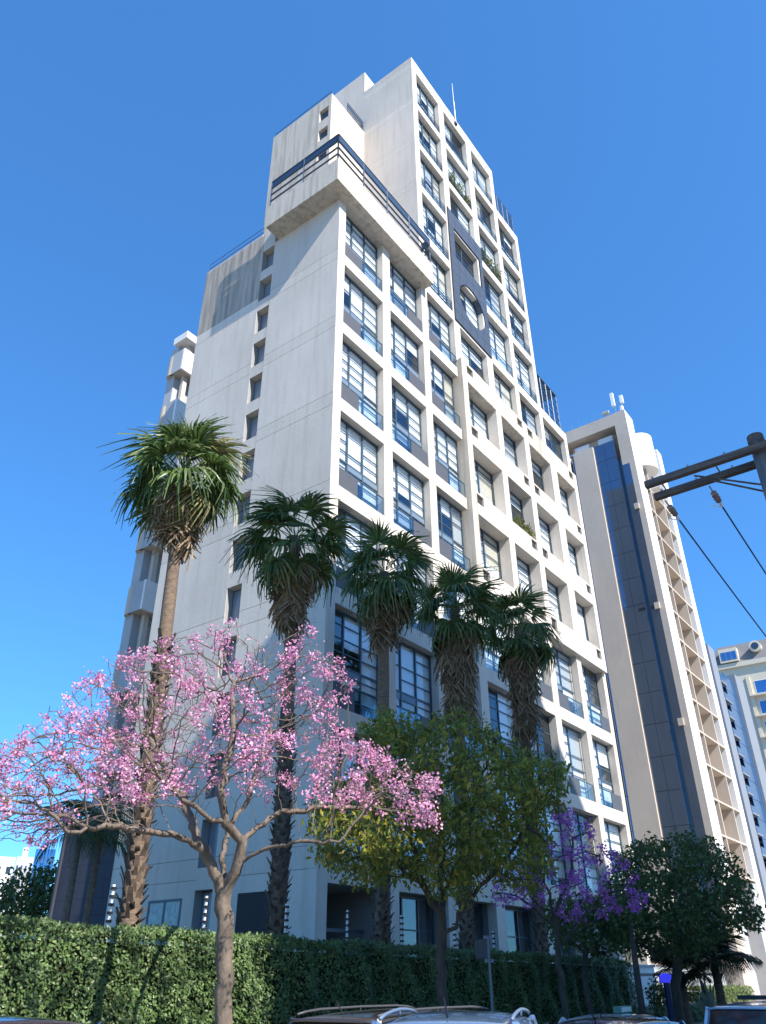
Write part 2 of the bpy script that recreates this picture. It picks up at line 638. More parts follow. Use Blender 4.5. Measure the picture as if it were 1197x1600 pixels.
part('roof', M['conc'], (.5, 8.85, 5.2, 11.9, 42.9, 43.2))
part('end_wall', M['wall'], (22.6, 22.9, .5, 5.2, 65.0, 71.197))
part('end_wall', M['wall'], (26.9, 27.197, .5, 12, 43.3, 65.39))
part('end_wall', M['wall'], (31.8, 32.1, .5, 12, 0, 43.74))
part('end_wall', M['wall'], (0.5, 32.1, 12, 12.3, 0, 43.2))

# side wall: grooved panels on a backing, a slot of stair windows down the middle
V0, V1, VE = 5.44, 6.48, 12.12
ZT = 44.1
bk = MB()
bk.box(.022, .5, 0.502, V0, 0, 42.6)
bk.box(.022, .5, V1, VE - .003, 0, ZT - .003)
bk.build('wall_backing', M['back'], TW)
zs = [0.0]
for k in range(0, 8):
    zs += [T[k], T[k] + SP]
zs = [z for z in zs if z < 42.0] + [42.6]
for i in range(len(zs) - 1):
    a, b = zs[i] + .012, zs[i + 1] - .012
    if i == len(zs) - 2:
        b = 42.6
    if i == 0:
        # street level: garage mouth and a low window in the wall
        MB().box(0.003, .0215, -.002, 2.15, 0, b).box(0.003, .02, 2.15, 4.0, 4.52, b).box(.003, .02, 4.0, V0, 0, b).build('wall_panel', M['wall'], TW)
        MB().box(0, .02, V1, 7.2, 0, b).box(0, .02, 7.2, 9.3, 4.52, b).box(0, .02, 9.3, VE, 0, b).box(0, .02, 7.2, 9.3, 0, 2.3).build('wall_panel', M['wall'], TW)
    else:
        part('wall_panel', M['wall'], (0, .0215, -.002, V0, a, b))
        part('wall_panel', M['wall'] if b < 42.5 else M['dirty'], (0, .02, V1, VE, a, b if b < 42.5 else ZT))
# garage mouth and window set into the street level
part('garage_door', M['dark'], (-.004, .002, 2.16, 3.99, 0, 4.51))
wo = MB()
for q in ((7.2, 9.3, 4.42, 4.52), (7.2, 9.3, 2.3, 2.4), (7.2, 7.3, 2.4, 4.42), (9.2, 9.3, 2.4, 4.42), (8.2, 8.3, 2.4, 4.42), (7.3, 9.2, 3.45, 3.54)):
    wo.box(-.02, .015, *q)
wo = wo.build('window', M['frame'], TW)
for q in ((7.3, 8.2), (8.3, 9.2)):
    MB().box(.003, .012, q[0], q[1], 3.54, 4.42).build('pane', mat('pale_pane', (.30, .36, .36), .15, var=.3, scale=4), wo)  # upper panes paler and more mottled than the lower ones
    MB().box(.003, .012, q[0], q[1], 2.4, 3.45).build('pane', mat('dull_pane', (.07, .085, .10), .12), wo)
# stair windows
zt = ZT
k = 0
tops_s = [42.42 - 2.69 * i for i in range(15)]
prev = ZT
for t in tops_s:
    b = t - 1.86 if t > 4.6 else 0
    part('stair_wall_panel', M['wall'], (.004, .5, V0 + .002, V1 - .002, t, prev - .006))
    wv = MB().box(.44, .50, V0 + .002, V1 - .002, b, t).build('stair_window', M['frame'], TW)
    MB().box(.42, .43, V0 + .07, V1 - .07, b + .07, t - .07).build('pane', mat('stair_glass', (.20, .225, .26), .18, spec=.6), wv)
    prev = b
    if b <= 0:
        break
if prev > 0:
    part('stair_wall_panel', M['wall'], (.004, .5, V0 + .002, V1 - .002, 0, prev - .006))
# left parapet and its rail
part('parapet', M['slab'], (.003, .25, V1 + .2, VE - .01, ZT, ZT + .16))


def navy_rail(name, p, q, z0, h, n=4, posts=4, thick=.03, topband=0.0, parent=TW):
    p = np.array(p, float)
    q = np.array(q, float)
    b = MB()
    for i in range(n):
        zz = z0 + h * (i + 1) / n
        b.bar((p[0], p[1], zz), (q[0], q[1], zz), thick)
    for i in range(posts + 1):
        c = p + (q - p) * i / posts
        b.bar((c[0], c[1], z0), (c[0], c[1], z0 + h), thick * 1.1)
    o = b.build(name, M['navy'], parent)
    if topband:
        d = (q - p) / np.linalg.norm(q - p)
        nrm = np.array([-d[1], d[0]]) * .02
        c = MB()
        pts = [p - nrm, q - nrm, q + nrm, p + nrm]
        c.prism([tuple(x) for x in pts], z0 + h - topband, z0 + h + .02)
        c.build('rail_band', M['navy'], o)
    return o


navy_rail('roof_railing', (.12, V1 + .3), (.12, VE - .1), ZT + .16, .85, 2, 4, .022)

# corner terrace: tray with parapet, and its tall railing
MB().box(-1.2, 9.15, -.80, 5.1, 42.6, 43.3).build('terrace_slab', M['slab'], TW)
part('terrace_parapet', M['slab'], (-1.203, 9.153, -.803, -.58, 42.602, 44.55), (-1.203, -.98, -.58, 5.103, 42.602, 44.55),
     (-.98, 4.5, 4.9, 5.103, 42.602, 44.55), (8.95, 9.153, -.58, .0, 42.602, 44.55))
navy_rail('terrace_railing', (-1.12, -.70), (9.05, -.70), 44.5, 2.6, 4, 4, .062, .66)
navy_rail('terrace_railing', (-1.12, -.70), (-1.12, 5.0), 44.5, 2.6, 4, 2, .062, .66)
navy_rail('terrace_railing', (9.05, -.70), (9.05, -.03), 44.5, 2.6, 4, 1, .062, .66)
# tower flank, core and upper block behind the terrace
fl = [43.3] + [t + q for t in T[8:] for q in (0, SP)]
fl = [z for z in fl if z < 70.8] + [71.2]
for i in range(len(fl) - 1):
    a, b = fl[i] + (.008 if i else 0), fl[i + 1] - (.008 if i < len(fl) - 2 else 0)
    part('wall_panel', M['wall'], (8.85, 8.88, .002, 5.2, a, b))
part('wall_backing', M['back'], (8.872, 9.3, .5, 5.2, 43.3, 71.19))
part('lift_core', M['wall'], (8.853, 12.6, 5.203, 9.6, 64.0, 74.35))
ub = MB()
ub.box(4.5, 8.85, 5.2, 5.5, 43.2, 65.1)
ub.box(4.5, 4.8, 6.5, 11.9, 43.2, 65.1)
for a, b in ((43.2, 56.9), (58.3, 59.6), (61.0, 62.2), (63.7, 65.1)):
    ub.box(4.5, 4.8, 5.5, 6.5, a, b)
ub.box(4.8, 8.85, 5.5, 11.9, 64.2, 64.6)
ub.build('upper_block', M['slab'], TW)
for a, b in ((56.9, 58.3), (59.6, 61.0), (62.2, 63.7)):
    wv = MB().box(4.77, 4.83, 5.5, 6.5, a, b).build('stair_window', M['frame'], TW)
    MB().box(4.75, 4.76, 5.57, 6.43, a + .07, b - .07).build('pane', M['tile'], wv)
navy_rail('roof_railing', (4.6, 5.3), (4.6, 11.8), 65.1, .5, 1, 5, .03)
navy_rail('roof_railing', (6.6, 5.3), (8.8, 5.3), 65.1, 1.5, 4, 2, .035, .5)
# screens on the two lower roofs
navy_rail('roof_screen', (22.95, .25), (27.05, .25), 65.4, 3.2, 8, 4, .03)
navy_rail('roof_screen', (27.05, .25), (27.05, 6), 65.4, 3.2, 8, 4, .03)
gb = navy_rail('roof_screen', (27.3, .25), (31.7, .25), 43.75, 4.3, 6, 4, .03)
MB().box(27.3, 31.7, .30, .31, 43.8, 48.0).build('pane', M['railglass'], gb)
gb2 = navy_rail('roof_screen', (31.7, .25), (31.7, 6), 43.75, 4.3, 6, 4, .03)
MB().box(31.66, 31.67, .35, 6, 43.8, 48.0).build('pane', M['railglass'], gb2)
MB().box(27.2, 31.8, .2, 6.05, 48.05, 48.12).build('screen_cap', M['navy'], TW)
part('penthouse_wall', M['white'], (27.25, 31.6, 3.0, 3.3, 43.4, 46.5))
# slate-blue tiled panel with a square and a round hole
PU0, PU1, PZ0, PZ1 = 13.24, 18.56, 43.05, 55.62
HX0, HX1, HZ0, HZ1 = 14.02, 18.02, 50.35, 53.72
CXU, CZ, CR = 16.08, 46.5, 1.92
PNL = MB()
# backing: strips round the holes
PNL.box(PU0 + .02, HX0, -.02, -.004, 48.6, PZ1 - .02)
PNL.box(HX0, HX1, -.02, -.004, HZ1, PZ1 - .02)
PNL.box(HX1, PU1 - .02, -.02, -.004, 48.6, PZ1 - .02)
PNL.box(HX0, HX1, -.02, -.004, 48.6, HZ0)
n = 48
ring = []
for i in range(n):
    a = 2 * math.pi * i / n
    c, s_ = math.cos(a), math.sin(a)
    x0, x1, z0, z1 = PU0 + .02, PU1 - .02, PZ0 + .02, 48.6
    tx = ((x1 - CXU) if c > 0 else (CXU - x0)) / max(abs(c), 1e-6)
    tz = ((z1 - CZ) if s_ > 0 else (CZ - z0)) / max(abs(s_), 1e-6)
    t = min(tx, tz)
    ring.append(((CXU + CR * c, CZ + CR * s_), (CXU + t * c, CZ + t * s_)))
for i in range(n):
    (a0, b0), (a1, b1) = ring[i], ring[(i + 1) % n]
    PNL.add([(a0[0], -.02, a0[1]), (b0[0], -.02, b0[1]), (b1[0], -.02, b1[1]), (a1[0], -.02, a1[1])], [(0, 1, 2, 3)])
panel = PNL.build('tiled_panel', M['tileback'], TW)
tb = MB()
for i in range(n):
    (a0, _), (a1, _) = ring[i], ring[(i + 1) % n]
    tb.add([(a0[0], -.06, a0[1]), (a1[0], -.06, a1[1]), (a1[0], .40, a1[1]), (a0[0], .40, a0[1])], [(0, 1, 2, 3)])
tb.build('porthole_reveal', M['tile'], panel, True)
# edge returns
MB().box(PU0 - .03, PU0, -.10, 0.0, PZ0 - .03, PZ1).box(PU0, PU1, -.10, 0, PZ0 - .03, PZ0).box(HX0 - .03, HX0, -.09, .4, HZ0, HZ1) \
    .box(HX1, HX1 + .03, -.09, .4, HZ0, HZ1).box(HX0, HX1, -.09, .4, HZ1, HZ1 + .03).build('panel_edge', M['black'], panel)


def tile_minus(poly):
    """keep the part of a tile outside the round hole (clipped against the hole's outline)"""
    inside = [math.hypot(p[0] - CXU, p[1] - CZ) < CR for p in poly]
    near = any(inside)
    cx_, cz_ = sum(p[0] for p in poly) / 4, sum(p[1] for p in poly) / 4
    if all(inside):
        return None
    # sample the outline densely and push points radially out of the hole
    out = []
    for i in range(4):
        p, q = poly[i], poly[(i + 1) % 4]
        for s in range(8):
            t = s / 8
            x, z = p[0] + (q[0] - p[0]) * t, p[1] + (q[1] - p[1]) * t
            d = math.hypot(x - CXU, z - CZ)
            if d < CR:
                x, z = CXU + (x - CXU) * CR / d, CZ + (z - CZ) * CR / d
                # stay within the tile's own box
                if not (poly[0][0] - 1e-4 <= x <= poly[2][0] + 1e-4 and poly[0][1] - 1e-4 <= z <= poly[2][1] + 1e-4):
                    continue
            out.append((x, z))
    return out if len(out) > 3 else None


nx, nz = 5, 12
tw, th = (PU1 - PU0) / nx, (PZ1 - PZ0) / nz
for i in range(nx):
    for j in range(nz):
        x0, x1 = PU0 + i * tw + .012, PU0 + (i + 1) * tw - .012
        z0, z1 = PZ0 + j * th + .012, PZ0 + (j + 1) * th - .012
        quads = [(x0, x1, z0, z1)]
        if x1 > HX0 and x0 < HX1 and z1 > HZ0 and z0 < HZ1:
            quads = []
            if x0 < HX0:
                quads.append((x0, HX0, z0, z1))
            if x1 > HX1:
                quads.append((HX1, x1, z0, z1))
            xa, xb = max(x0, HX0), min(x1, HX1)
            if z0 < HZ0:
                quads.append((xa, xb, z0, HZ0))
            if z1 > HZ1:
                quads.append((xa, xb, HZ1, z1))
        b = MB()
        for (a0, a1, c0, c1) in quads:
            if a1 - a0 < .02 or c1 - c0 < .02:
                continue
            pl = tile_minus([(a0, c0), (a1, c0), (a1, c1), (a0, c1)])
            if pl:
                nn = len(pl)
                b.add([(p[0], -.08, p[1]) for p in pl] + [(p[0], -.03, p[1]) for p in pl],
                      [tuple(range(nn)), tuple(range(2 * nn - 1, nn - 1, -1))] + [(q, nn + q, nn + (q + 1) % nn, (q + 1) % nn) for q in range(nn)])
        if b.v:
            b.build('tile', M['tile'], panel)

# street level behind the pillars: porch, glazing, gate leaves
part('porch_ceiling', M['wall'], (.62, 31.8, .5, 4.4, 4.72, 4.9))
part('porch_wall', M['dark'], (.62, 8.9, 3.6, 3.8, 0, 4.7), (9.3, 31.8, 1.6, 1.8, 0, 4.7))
for bi, (u0, u1) in enumerate(BAYS + LOW):
    if bi in (0,):
        q = MB()
        q.box(u0 + 1.3, u0 + 1.42, 1.2, 1.28, 0, 4.7).box(u0, u1, 1.2, 1.28, 3.2, 3.32).build('porch_frame', M['frame'], TW)
    else:
        window(u0, u1, 0.1, 4.68, .8, (0, .35, .68, 1), .5, (.3, .72), 2000 + bi, -.14)

# lightning rod on the roof edge
lr = empty('lightning_rod', 'thin pale lightning rod standing on the top roof edge of the tower', 'lightning rod', (16.0, -.05, 70.3))
MB().tube([(0, 0, 0), (0, 0, 3.4)], .085, 8).build('mast', M['steel'], lr)
MB().tube([(0, 0, 3.4), (0, 0, 6.6)], [.05, .03], 8).build('tip', M['steel'], lr)
MB().box(-.17, .17, -.12, .06, -.12, .16).build('base_bracket', M['black'], lr)


# ------------------------------------------------------------------ neighbouring buildings
def facade_windows(root, wname, frame_m, pane_m, rects, axis, pos, depth=.12, split=2):
    """windows on a wall: axis 'y' = wall facing -Y at y=pos, 'x' = wall facing -X at x=pos; a frame and its panes"""
    for (a0, a1, z0, z1) in rects:
        f = MB()
        t = .07

        def bx(b, p0, p1, q0, q1, d0, d1):
            if axis == 'y':
                b.box(p0, p1, pos + d0, pos + d1, q0, q1)
            else:
                b.box(pos + d0, pos + d1, p0, p1, q0, q1)
        bx(f, a0, a1, z0, z0 + t, -.03, .05)
        bx(f, a0, a1, z1 - t, z1, -.03, .05)
        bx(f, a0, a0 + t, z0 + t, z1 - t, -.03, .05)
        bx(f, a1 - t, a1, z0 + t, z1 - t, -.03, .05)
        o = f.build(wname, frame_m, root)
        for i in range(split):
            p = MB()
            c0 = a0 + t + (a1 - a0 - 2 * t) * i / split
            c1 = a0 + t + (a1 - a0 - 2 * t) * (i + 1) / split
            bx(p, c0 + .02, c1 - .02, z0 + t, z1 - t, -.012, -.002)
            p.build('pane', pane_m, o)


M['beige'] = concrete('concrete_beige', (0.56, 0.48, 0.40), (0.34, 0.28, 0.22), 0.4)
M['mirror'] = mat('blue_mirror_glass', (0.20, 0.235, 0.29), 0.05, metal=0.9)
M['mirror2'] = mat('pale_mirror_glass', (0.17, 0.20, 0.23), 0.12, metal=0.8)
M['bwhite'] = mat('white_render', (0.74, 0.73, 0.71), 0.85, var=0.05, scale=.5)
M['bgrey'] = mat('grey_render', (0.40, 0.41, 0.42), 0.85, var=0.08, scale=.5)
M['far_glass'] = mat('far_glass', (0.03, 0.045, 0.07), 0.1, spec=0.8)
M['sky_glass'] = mat('sky_blue_glass', (0.06, 0.20, 0.44), 0.10, metal=.6)
M['slate'] = mat('slate_roof', (0.17, 0.165, 0.17), 0.8, var=.1, scale=3)
M['cream'] = mat('cream_render', (0.60, 0.54, 0.42), 0.85, var=.05)

# beige office tower with mirror-glass shafts on its flank and an egg-crate street face
OT = empty('office_tower', 'beige concrete office tower with dark blue glass shaft and egg-crate front beyond the apartments', 'building', (52.7, 0, 0))


def op(name, m, *bs, parent=OT):
    b = MB()
    for (x0, x1, y0, y1, z0, z1) in bs:
        b.box(x0 - 52.7, x1 - 52.7, y0, y1, z0, z1)
    return b.build(name, m, parent)


op('corner_pier', M['beige'], (52.7, 55.25, 0, 1.45, 0, 59.7))
op('top_beam', M['beige'], (52.7, 55.25, 1.45, 16, 57.95, 59.65))
op('core_wall', M['beige'], (55.3, 65.6, 4.8, 16, 0, 57.8))
op('flank_wall', M['beige'], (53.6, 55.3, 1.45, 16, 0, 52.2))
op('rear_pier', M['beige'], (52.7, 55.2, 14.6, 16, 0, 57.9))
for v0, v1 in ((4.42, 6.9), (7.55, 10.4)):
    op('fin_wall', M['beige'], (52.25, 53.6, v0, v1, 3.5, 55.85))
for v0, v1, zt, u0 in ((1.95, 4.40, 55.95, 52.55), (6.92, 7.53, 55.6, 52.9)):
    o = op('glass_shaft', M['black'], (u0 + .05, 53.7, v0 + .01, v1 - .01, 3, zt - .1))
    z = 4.0
    while z < zt - .2:
        z1 = min(z + 3.1, zt)
        op('pane', M['mirror'], (u0, u0 + .04, v0 + .012, (v0 + v1) / 2 - .012, z + .02, z1 - .02), parent=o)
        op('pane', M['mirror'], (u0, u0 + .04, (v0 + v1) / 2 + .012, v1 - .012, z + .02, z1 - .02), parent=o)
        if v0 < 2:
            op('pane', M['mirror2'], (u0 + .05, 53.6, v0 - .03, v0 + .008, z + .02, z1 - .02), parent=o)
        z = z1
op('recess_glass', M['mirror2'], (53.3, 53.5, .72 + .75, 1.93, 3, 53.6))
op('pier_glass', M['mirror'], (52.64, 52.69, .62, 1.42, 3, 52.2))
for z in (46, 34, 22):
    op('bracket', M['beige'], (52.4, 52.69, .5, 1.0, z, z + .7))
op('soffit_wall', M['beige'], (54.2, 55.2, 2.0, 7.5, 52.2, 57.9))
for v0, v1 in ((2.2, 4.0), (5.2, 7.0)):
    op('roof_window_surround', M['bwhite'], (53.4, 54.1, v0, v1, 56.1, 57.3))
# street face
op('front_pier', M['bwhite'], (63.95, 65.6, -.003, 3.2, 0, 60.3))
op('front_edge', M['bwhite'], (52.705, 55.25, -.02, -.003, 9.2, 59.69))
zf = [50.42 - 3.145 * i for i in range(14)]
for z in zf:
    op('balcony_floor', M['beige'], (55.25, 63.95, .0, 4.6, z - .17, z))
for a, b in ((56.75, 56.95), (61.5, 61.7)):
    op('balcony_divider', M['beige'], (a, b, .003, 4.6, 9.3, 53.3))
op('grid_back', M['beige'], (55.3, 63.95, 4.6, 4.79, 9.0, 55))
op('base_pier', M['bgrey'], (55.4, 57.6, .2, 2.4, 0, 9.2))
op('base_pier', M['bgrey'], (62.5, 64.8, .2, 2.4, 0, 9.2))
op('base_wall', M['beige'], (53.5, 65.5, 2.5, 3.1, 0, 9.2))
cy = MB()
ring0 = [(4.9 + 1.75 * math.cos(a), .6 + 1.75 * math.sin(a)) for a in [2 * math.pi * i / 40 for i in range(40)]]
cy.prism(ring0, 53.4, 58.1)
cy.build('water_tank', M['white'], OT)
rail = MB()
for i in range(9):
    v = 1.0 + i * .95
    rail.box(.1, .14, v, v + .04, 59.65, 60.75)
rail.build('roof_spike_rail', M['steel'], OT)
an = empty('antenna_mast', 'white panel antennas on a mast at the roof corner of the beige office tower', 'antenna', (53.6, .5, 59.7))
MB().bar((0, 0, 0), (0, 0, 2.9), .06, 6).bar((.5, .2, 0), (.5, .2, 2.2), .05, 6).bar((-.3, .7, 0), (-.3, .7, 2.4), .05, 6).build('mast', M['steel'], an)
for (x, y, z0, z1) in ((-.32, .78, 1.5, 3.4), (.0, -.2, 1.7, 2.8), (.45, .1, .5, 1.6)):
    MB().box(x - .16, x + .16, y - .19, y + .19, z0, z1).build('antenna_panel', M['white'], an)
cmr = empty('roof_camera', 'small dark camera box on the roof edge of the beige office tower', 'camera', (53.2, 2.4, 59.65))
MB().bar((0, 0, 0), (0, 0, .75), .05, 6).build('post', M['steel'], cmr)
MB().box(-.25, .25, -.45, .35, .75, 1.05).build('housing', M['bgrey'], cmr)

# white block of balconies behind the left wall
BB = empty('balcony_block', 'white apartment block with deep balconies rising behind the blank side wall', 'building', (11.0, 29.1, 0))


def bp_(name, m, *bs, parent=BB):
    b = MB()
    for q in bs:
        b.box(*q)
    return b.build(name, m, parent)


bp_('tower_body', M['bgrey'], (.4, 24, 1.5, 2.6, 0, 56.2))
MB().prism([(3, 2.6), (24, 2.6), (24, 16), (13, 16)], 0, 56.0).build('rear_wing', M['bgrey'], BB)
bp_('roof_fascia', M['bwhite'], (0, 24, 0, 2.0, 56.35, 57.2))
for i in range(9):
    zt = 55.0 - i * 6.3
    if zt < 2:
        break
    hh = 2.35 if i % 2 == 0 else 2.75
    bp_('balcony_parapet', M['bwhite'], (.05 * (i % 2), 24, -.02 * (i % 3), .22, zt - hh - .35, zt - .1))
    bp_('balcony_floor', M['beige'], (.1, 24, .22, 1.5, zt - hh - .32, zt - hh - .08))
    bp_('side_parapet', M['bgrey'], (.05 * (i % 2), .2 + .05 * (i % 2), .22, 1.8, zt - hh - .35, zt - .1))
    bp_('balcony_window', M['far_glass'], (4.0, 11, 1.42, 1.49, zt + .3, zt + 2.9))
    navy = MB()
    if i in (2, 3, 5):
        MB().box(1.0, 5.0, .06, .09, zt - .1, zt + .55).build('balcony_glass', M['railglass'], BB)
    rb = MB()
    cs = []
    for k in range(13):
        a = math.pi * .5 + math.pi * k / 12
        cs.append((.4 + .45 * math.cos(a), 1.9 + .6 * math.sin(a)))
    rb.prism(cs, zt - hh - .35, zt - .3)
    rb.build('side_bay', M['beige'], BB)
for x in (.9, 5.0, 12.0):
    bp_('balcony_column', M['beige'], (x, x + .45, .7, 1.1, 0, 56.3))
facade_windows(BB, 'window', M['white'], M['far_glass'], [], 'y', 3.0)

# slate annex beside the side wall
AN = empty('annex', 'dark slate-grey annex wall at the foot of the tower, left of it', 'building', (.6, 12.2, 0))
MB().box(.06, 12, 0, 5.0, 0, 8.6).build('wall', M['back'], AN)
M['slatewall'] = mat('shaded_slate_paint', (0.036, 0.040, 0.058), 0.8, var=.1, scale=.8, stretch=(1, 1, .4))  # slate tone deepened so the colour carries the wall's shade
for i in range(4):
    for j in range(11):
        MB().box(0, .055, .05 + i * 1.23, .05 + i * 1.23 + 1.222, .55 + j * .73, .55 + j * .73 + .722).build('cladding_panel', M['slatewall'], AN)
MB().box(-.12, .0, 4.92, 5.06, 0, 8.8).build('edge_fin', M['slatewall'], AN)
MB().box(-.02, .05, .05, 4.9, 0, .54).build('plinth', M['dark'], AN)


def far_block(name, label, px0, px1, ptop, d, depth, wall_m, nwx, zf0, fh, gl, group=None, pbase=None):
    p0, p1 = at(px0, ptop, d), at(px1, ptop, d)
    wdt = math.hypot(p1[0] - p0[0], p1[1] - p0[1])
    o = empty(name, label, 'building', (p0[0], p0[1], 0), group)
    an_ = math.atan2(p1[1] - p0[1], p1[0] - p0[0])
    o.rotation_euler = (0, 0, an_)
    H = p0[2]
    MB().box(0, wdt, 0, depth, 0, H).build('wall', wall_m, o)
    nf = int((H - zf0) / fh)
    cw = wdt / nwx
    for j in range(nf):
        zz = H - 1.2 - (j + 1) * fh + .9
        if zz < 2:
            break
        rects = [(i * cw + cw * .22, i * cw + cw * .78, zz, zz + fh * .52) for i in range(nwx)]
        facade_windows(o, 'window', wall_m, gl, rects, 'y', -.03, split=1)
    MB().box(wdt * .25, wdt * .6, depth * .2, depth * .7, H, H + 2.5).build('roof_house', wall_m, o)
    return o


far_block('white_high_rise', 'bright white distant high-rise with rows of small dark windows, far left', -70, 26, 1335, 190, 18, M['bwhite'], 6, 3, 3.0, M['far_glass'])
far_block('pale_high_rise', 'pale distant high-rise right of the bright white one, far left', 27, 54, 1338, 215, 18, M['bgrey'], 4, 3, 3.2, M['far_glass'])
far_block('blue_glass_high_rise', 'distant blue glass high-rise beside the annex edge, far left', 57, 88, 1326, 240, 18, M['sky_glass'], 5, 3, 3.2, M['mirror2'])

# glass tower with grey fins and the cream mansard building beyond the office tower
GT = empty('glass_tower', 'blue glass tower between two grey piers beyond the office tower', 'building', (110.8, 10, 0))
k_ = 30.394 / 20.394


def gx(u):
    return -23.347 + (u + 23.347) * k_ - 110.8


def gz(z):
    return 1.7 + (z - 1.7) * k_


M['pier'] = mat('grey_pier', (0.20, 0.22, 0.25), 0.7, var=.06)
MB().box(gx(66.7), gx(69.1), 0, 5, 0, gz(34.4)).build('pier', M['pier'], GT)
MB().box(gx(76.9), gx(80.9), 0, 5, 0, gz(33.6)).build('pier', M['pier'], GT)
MB().box(gx(69.1), gx(76.9), 1.2, 12, 0, gz(33.0)).build('core', M['sky_glass'], GT)
z = gz(32.6)
i = 0
while z > 6:
    o = MB().box(gx(69.15), gx(71.4 + .5 * (i % 2)), -.1, 1.15, z - 3.0, z - 2.75).build('balcony', M['pier'], GT)
    MB().box(gx(69.15), gx(71.3 + .5 * (i % 2)), -.08, -.04, z - 2.75, z - 1.7).build('balcony_glass', M['sky_glass'], o)
    MB().box(gx(72.5), gx(74.65), .5, .58, z - 2.95, z + .02).build('pane', M['sky_glass'], GT)
    MB().box(gx(74.7), gx(76.85), .5, .58, z - 2.95, z + .02).build('pane', M['sky_glass'], GT)
    z -= 3.05
    i += 1

CB = empty('mansard_building', 'cream building with grey mansard roof, dormer and round window, far right', 'building', tuple(at(1112, 1040, 190) * np.array([1, 1, 0])))
c0, c1 = at(1112, 1040, 190), at(1230, 1030, 190)
CB.rotation_euler = (0, 0, math.atan2(c1[1] - c0[1], c1[0] - c0[0]) - .12)
cw = 17.0
s190 = 190.0


def hz(y, d=190):
    return at(1150, y, d)[2]


zc = hz(1036)
MB().box(0, 24, 0, 14, 0, hz(1045)).build('wall', M['cream'], CB)
MB().box(-.6, 24.6, -.6, 14.5, hz(1045), hz(1038)).build('cornice', M['cream'], CB)
rf = MB()
zr0, zr1 = hz(1037.5), hz(1004)
rf.add([(-.3, -.3, zr0), (24.3, -.3, zr0), (24.3, 14, zr0), (-.3, 14, zr0), (1.6, 2.2, zr1), (22, 2.2, zr1), (22, 12, zr1), (1.6, 12, zr1)],
       [(0, 1, 5, 4), (1, 2, 6, 5), (2, 3, 7, 6), (3, 0, 4, 7), (4, 5, 6, 7)])
rf = rf.build('mansard_roof', M['slate'], CB)
MB().box(2.2, 6.2, -.9, 2, zr0 + .2, zr0 + 3.4).build('dormer', M['cream'], rf)
for i in range(3):
    MB().box(2.6 + i * 1.15, 3.6 + i * 1.15, -.96, -.91, zr0 + .7, zr0 + 2.6).build('dormer_pane', M['sky_glass'], rf)
oc = MB()
oc.tube([(10.2, -.7, zr0 + 2.9), (10.2, 1.2, zr0 + 2.9)], 1.25, 20)
oc.build('round_window_surround', M['cream'], rf)
MB().tube([(10.2, -.78, zr0 + 2.9), (10.2, -.72, zr0 + 2.9)], .8, 20).build('round_window', M['far_glass'], rf)
for j in range(7):
    zz = hz(1060) - 4.4 - j * 4.6
    if zz < 3:
        break
    facade_windows(CB, 'window', M['white'], M['sky_glass'], [(2.2, 5.4, zz, zz + 2.9), (8.0, 12.0, zz, zz + 2.9)], 'y', -.03)
    MB().box(6.6, 13.4, -1.2, 0, zz - .6, zz - .3).build('balcony', M['cream'], CB)
    MB().box(6.5, 7.3, -.5, 0, zz - .3, zz + 4).build('pilaster', M['cream'], CB)

# apartment block on the near side of the street, behind the viewer; its shade falls on the lower left of the scene
NB = empty('facing_block', 'pale apartment block on the opposite side of the street, behind the viewer, outside the picture', 'building', (-15.9, -32.0, 0))
poly = [(0, 0), (0, -36), (34.4, -36), (34.4, -11.7), (28.6, 0)]
poly = [poly[0], poly[4], poly[3], poly[2], poly[1]]
MB().prism(poly[::-1], 0, 47.4).build('wall', M['bwhite'], NB)
for j in range(14):
    for i in range(7):
        MB().box(1.2 + i * 3.9, 3.6 + i * 3.9, .003, .06, 3 + j * 3.1, 4.6 + j * 3.1).build('window', M['far_glass'], NB)


# ------------------------------------------------------------------ vegetation
M['bark'] = mat('grey_bark', (0.20, 0.155, 0.115), 0.95, col2=(0.085, 0.065, 0.05), scale=7, stretch=(1, 1, .5), bump=.8, bscale=25)
M['bark2'] = mat('dark_bark', (0.10, 0.08, 0.062), 0.95, col2=(0.05, 0.04, 0.03), scale=7, stretch=(1, 1, .5), bump=.6, bscale=25)
M['palmtrunk'] = mat('palm_trunk', (0.22, 0.155, 0.105), 0.95, col2=(0.10, 0.07, 0.05), scale=6, stretch=(1, 1, 3), bump=.8, bscale=18)
M['boot'] = mat('palm_leaf_base', (0.11, 0.078, 0.055), 0.95, var=.5, scale=5)
M['frond'] = leafmat('fan_frond', [(0.050, 0.090, 0.024), (0.085, 0.145, 0.038), (0.13, 0.20, 0.055), (0.10, 0.16, 0.055), (0.22, 0.25, 0.11)], .3, .36)
M['frondy'] = leafmat('ageing_fan_frond', [(0.22, 0.23, 0.08), (0.34, 0.29, 0.12), (0.16, 0.18, 0.06), (0.42, 0.34, 0.18)], .3, .5)
M['dead'] = leafmat('dead_frond', [(0.20, 0.135, 0.08), (0.32, 0.235, 0.14), (0.42, 0.32, 0.20), (0.14, 0.095, 0.06)], .15, .8)
M['pinkp'] = leafmat('pink_petal', [(0.62, 0.20, 0.38), (0.76, 0.36, 0.53), (0.72, 0.29, 0.47), (0.84, 0.54, 0.67), (0.79, 0.44, 0.59), (0.55, 0.14, 0.30)], .4, .6)
M['purplep'] = leafmat('violet_petal', [(0.44, 0.10, 0.46), (0.56, 0.18, 0.58), (0.50, 0.14, 0.52), (0.64, 0.28, 0.66)], .35, .6)
M['leafg'] = leafmat('olive_leaf', [(0.10, 0.14, 0.024), (0.145, 0.19, 0.030), (0.19, 0.225, 0.036), (0.26, 0.25, 0.038), (0.36, 0.29, 0.04)], .35)
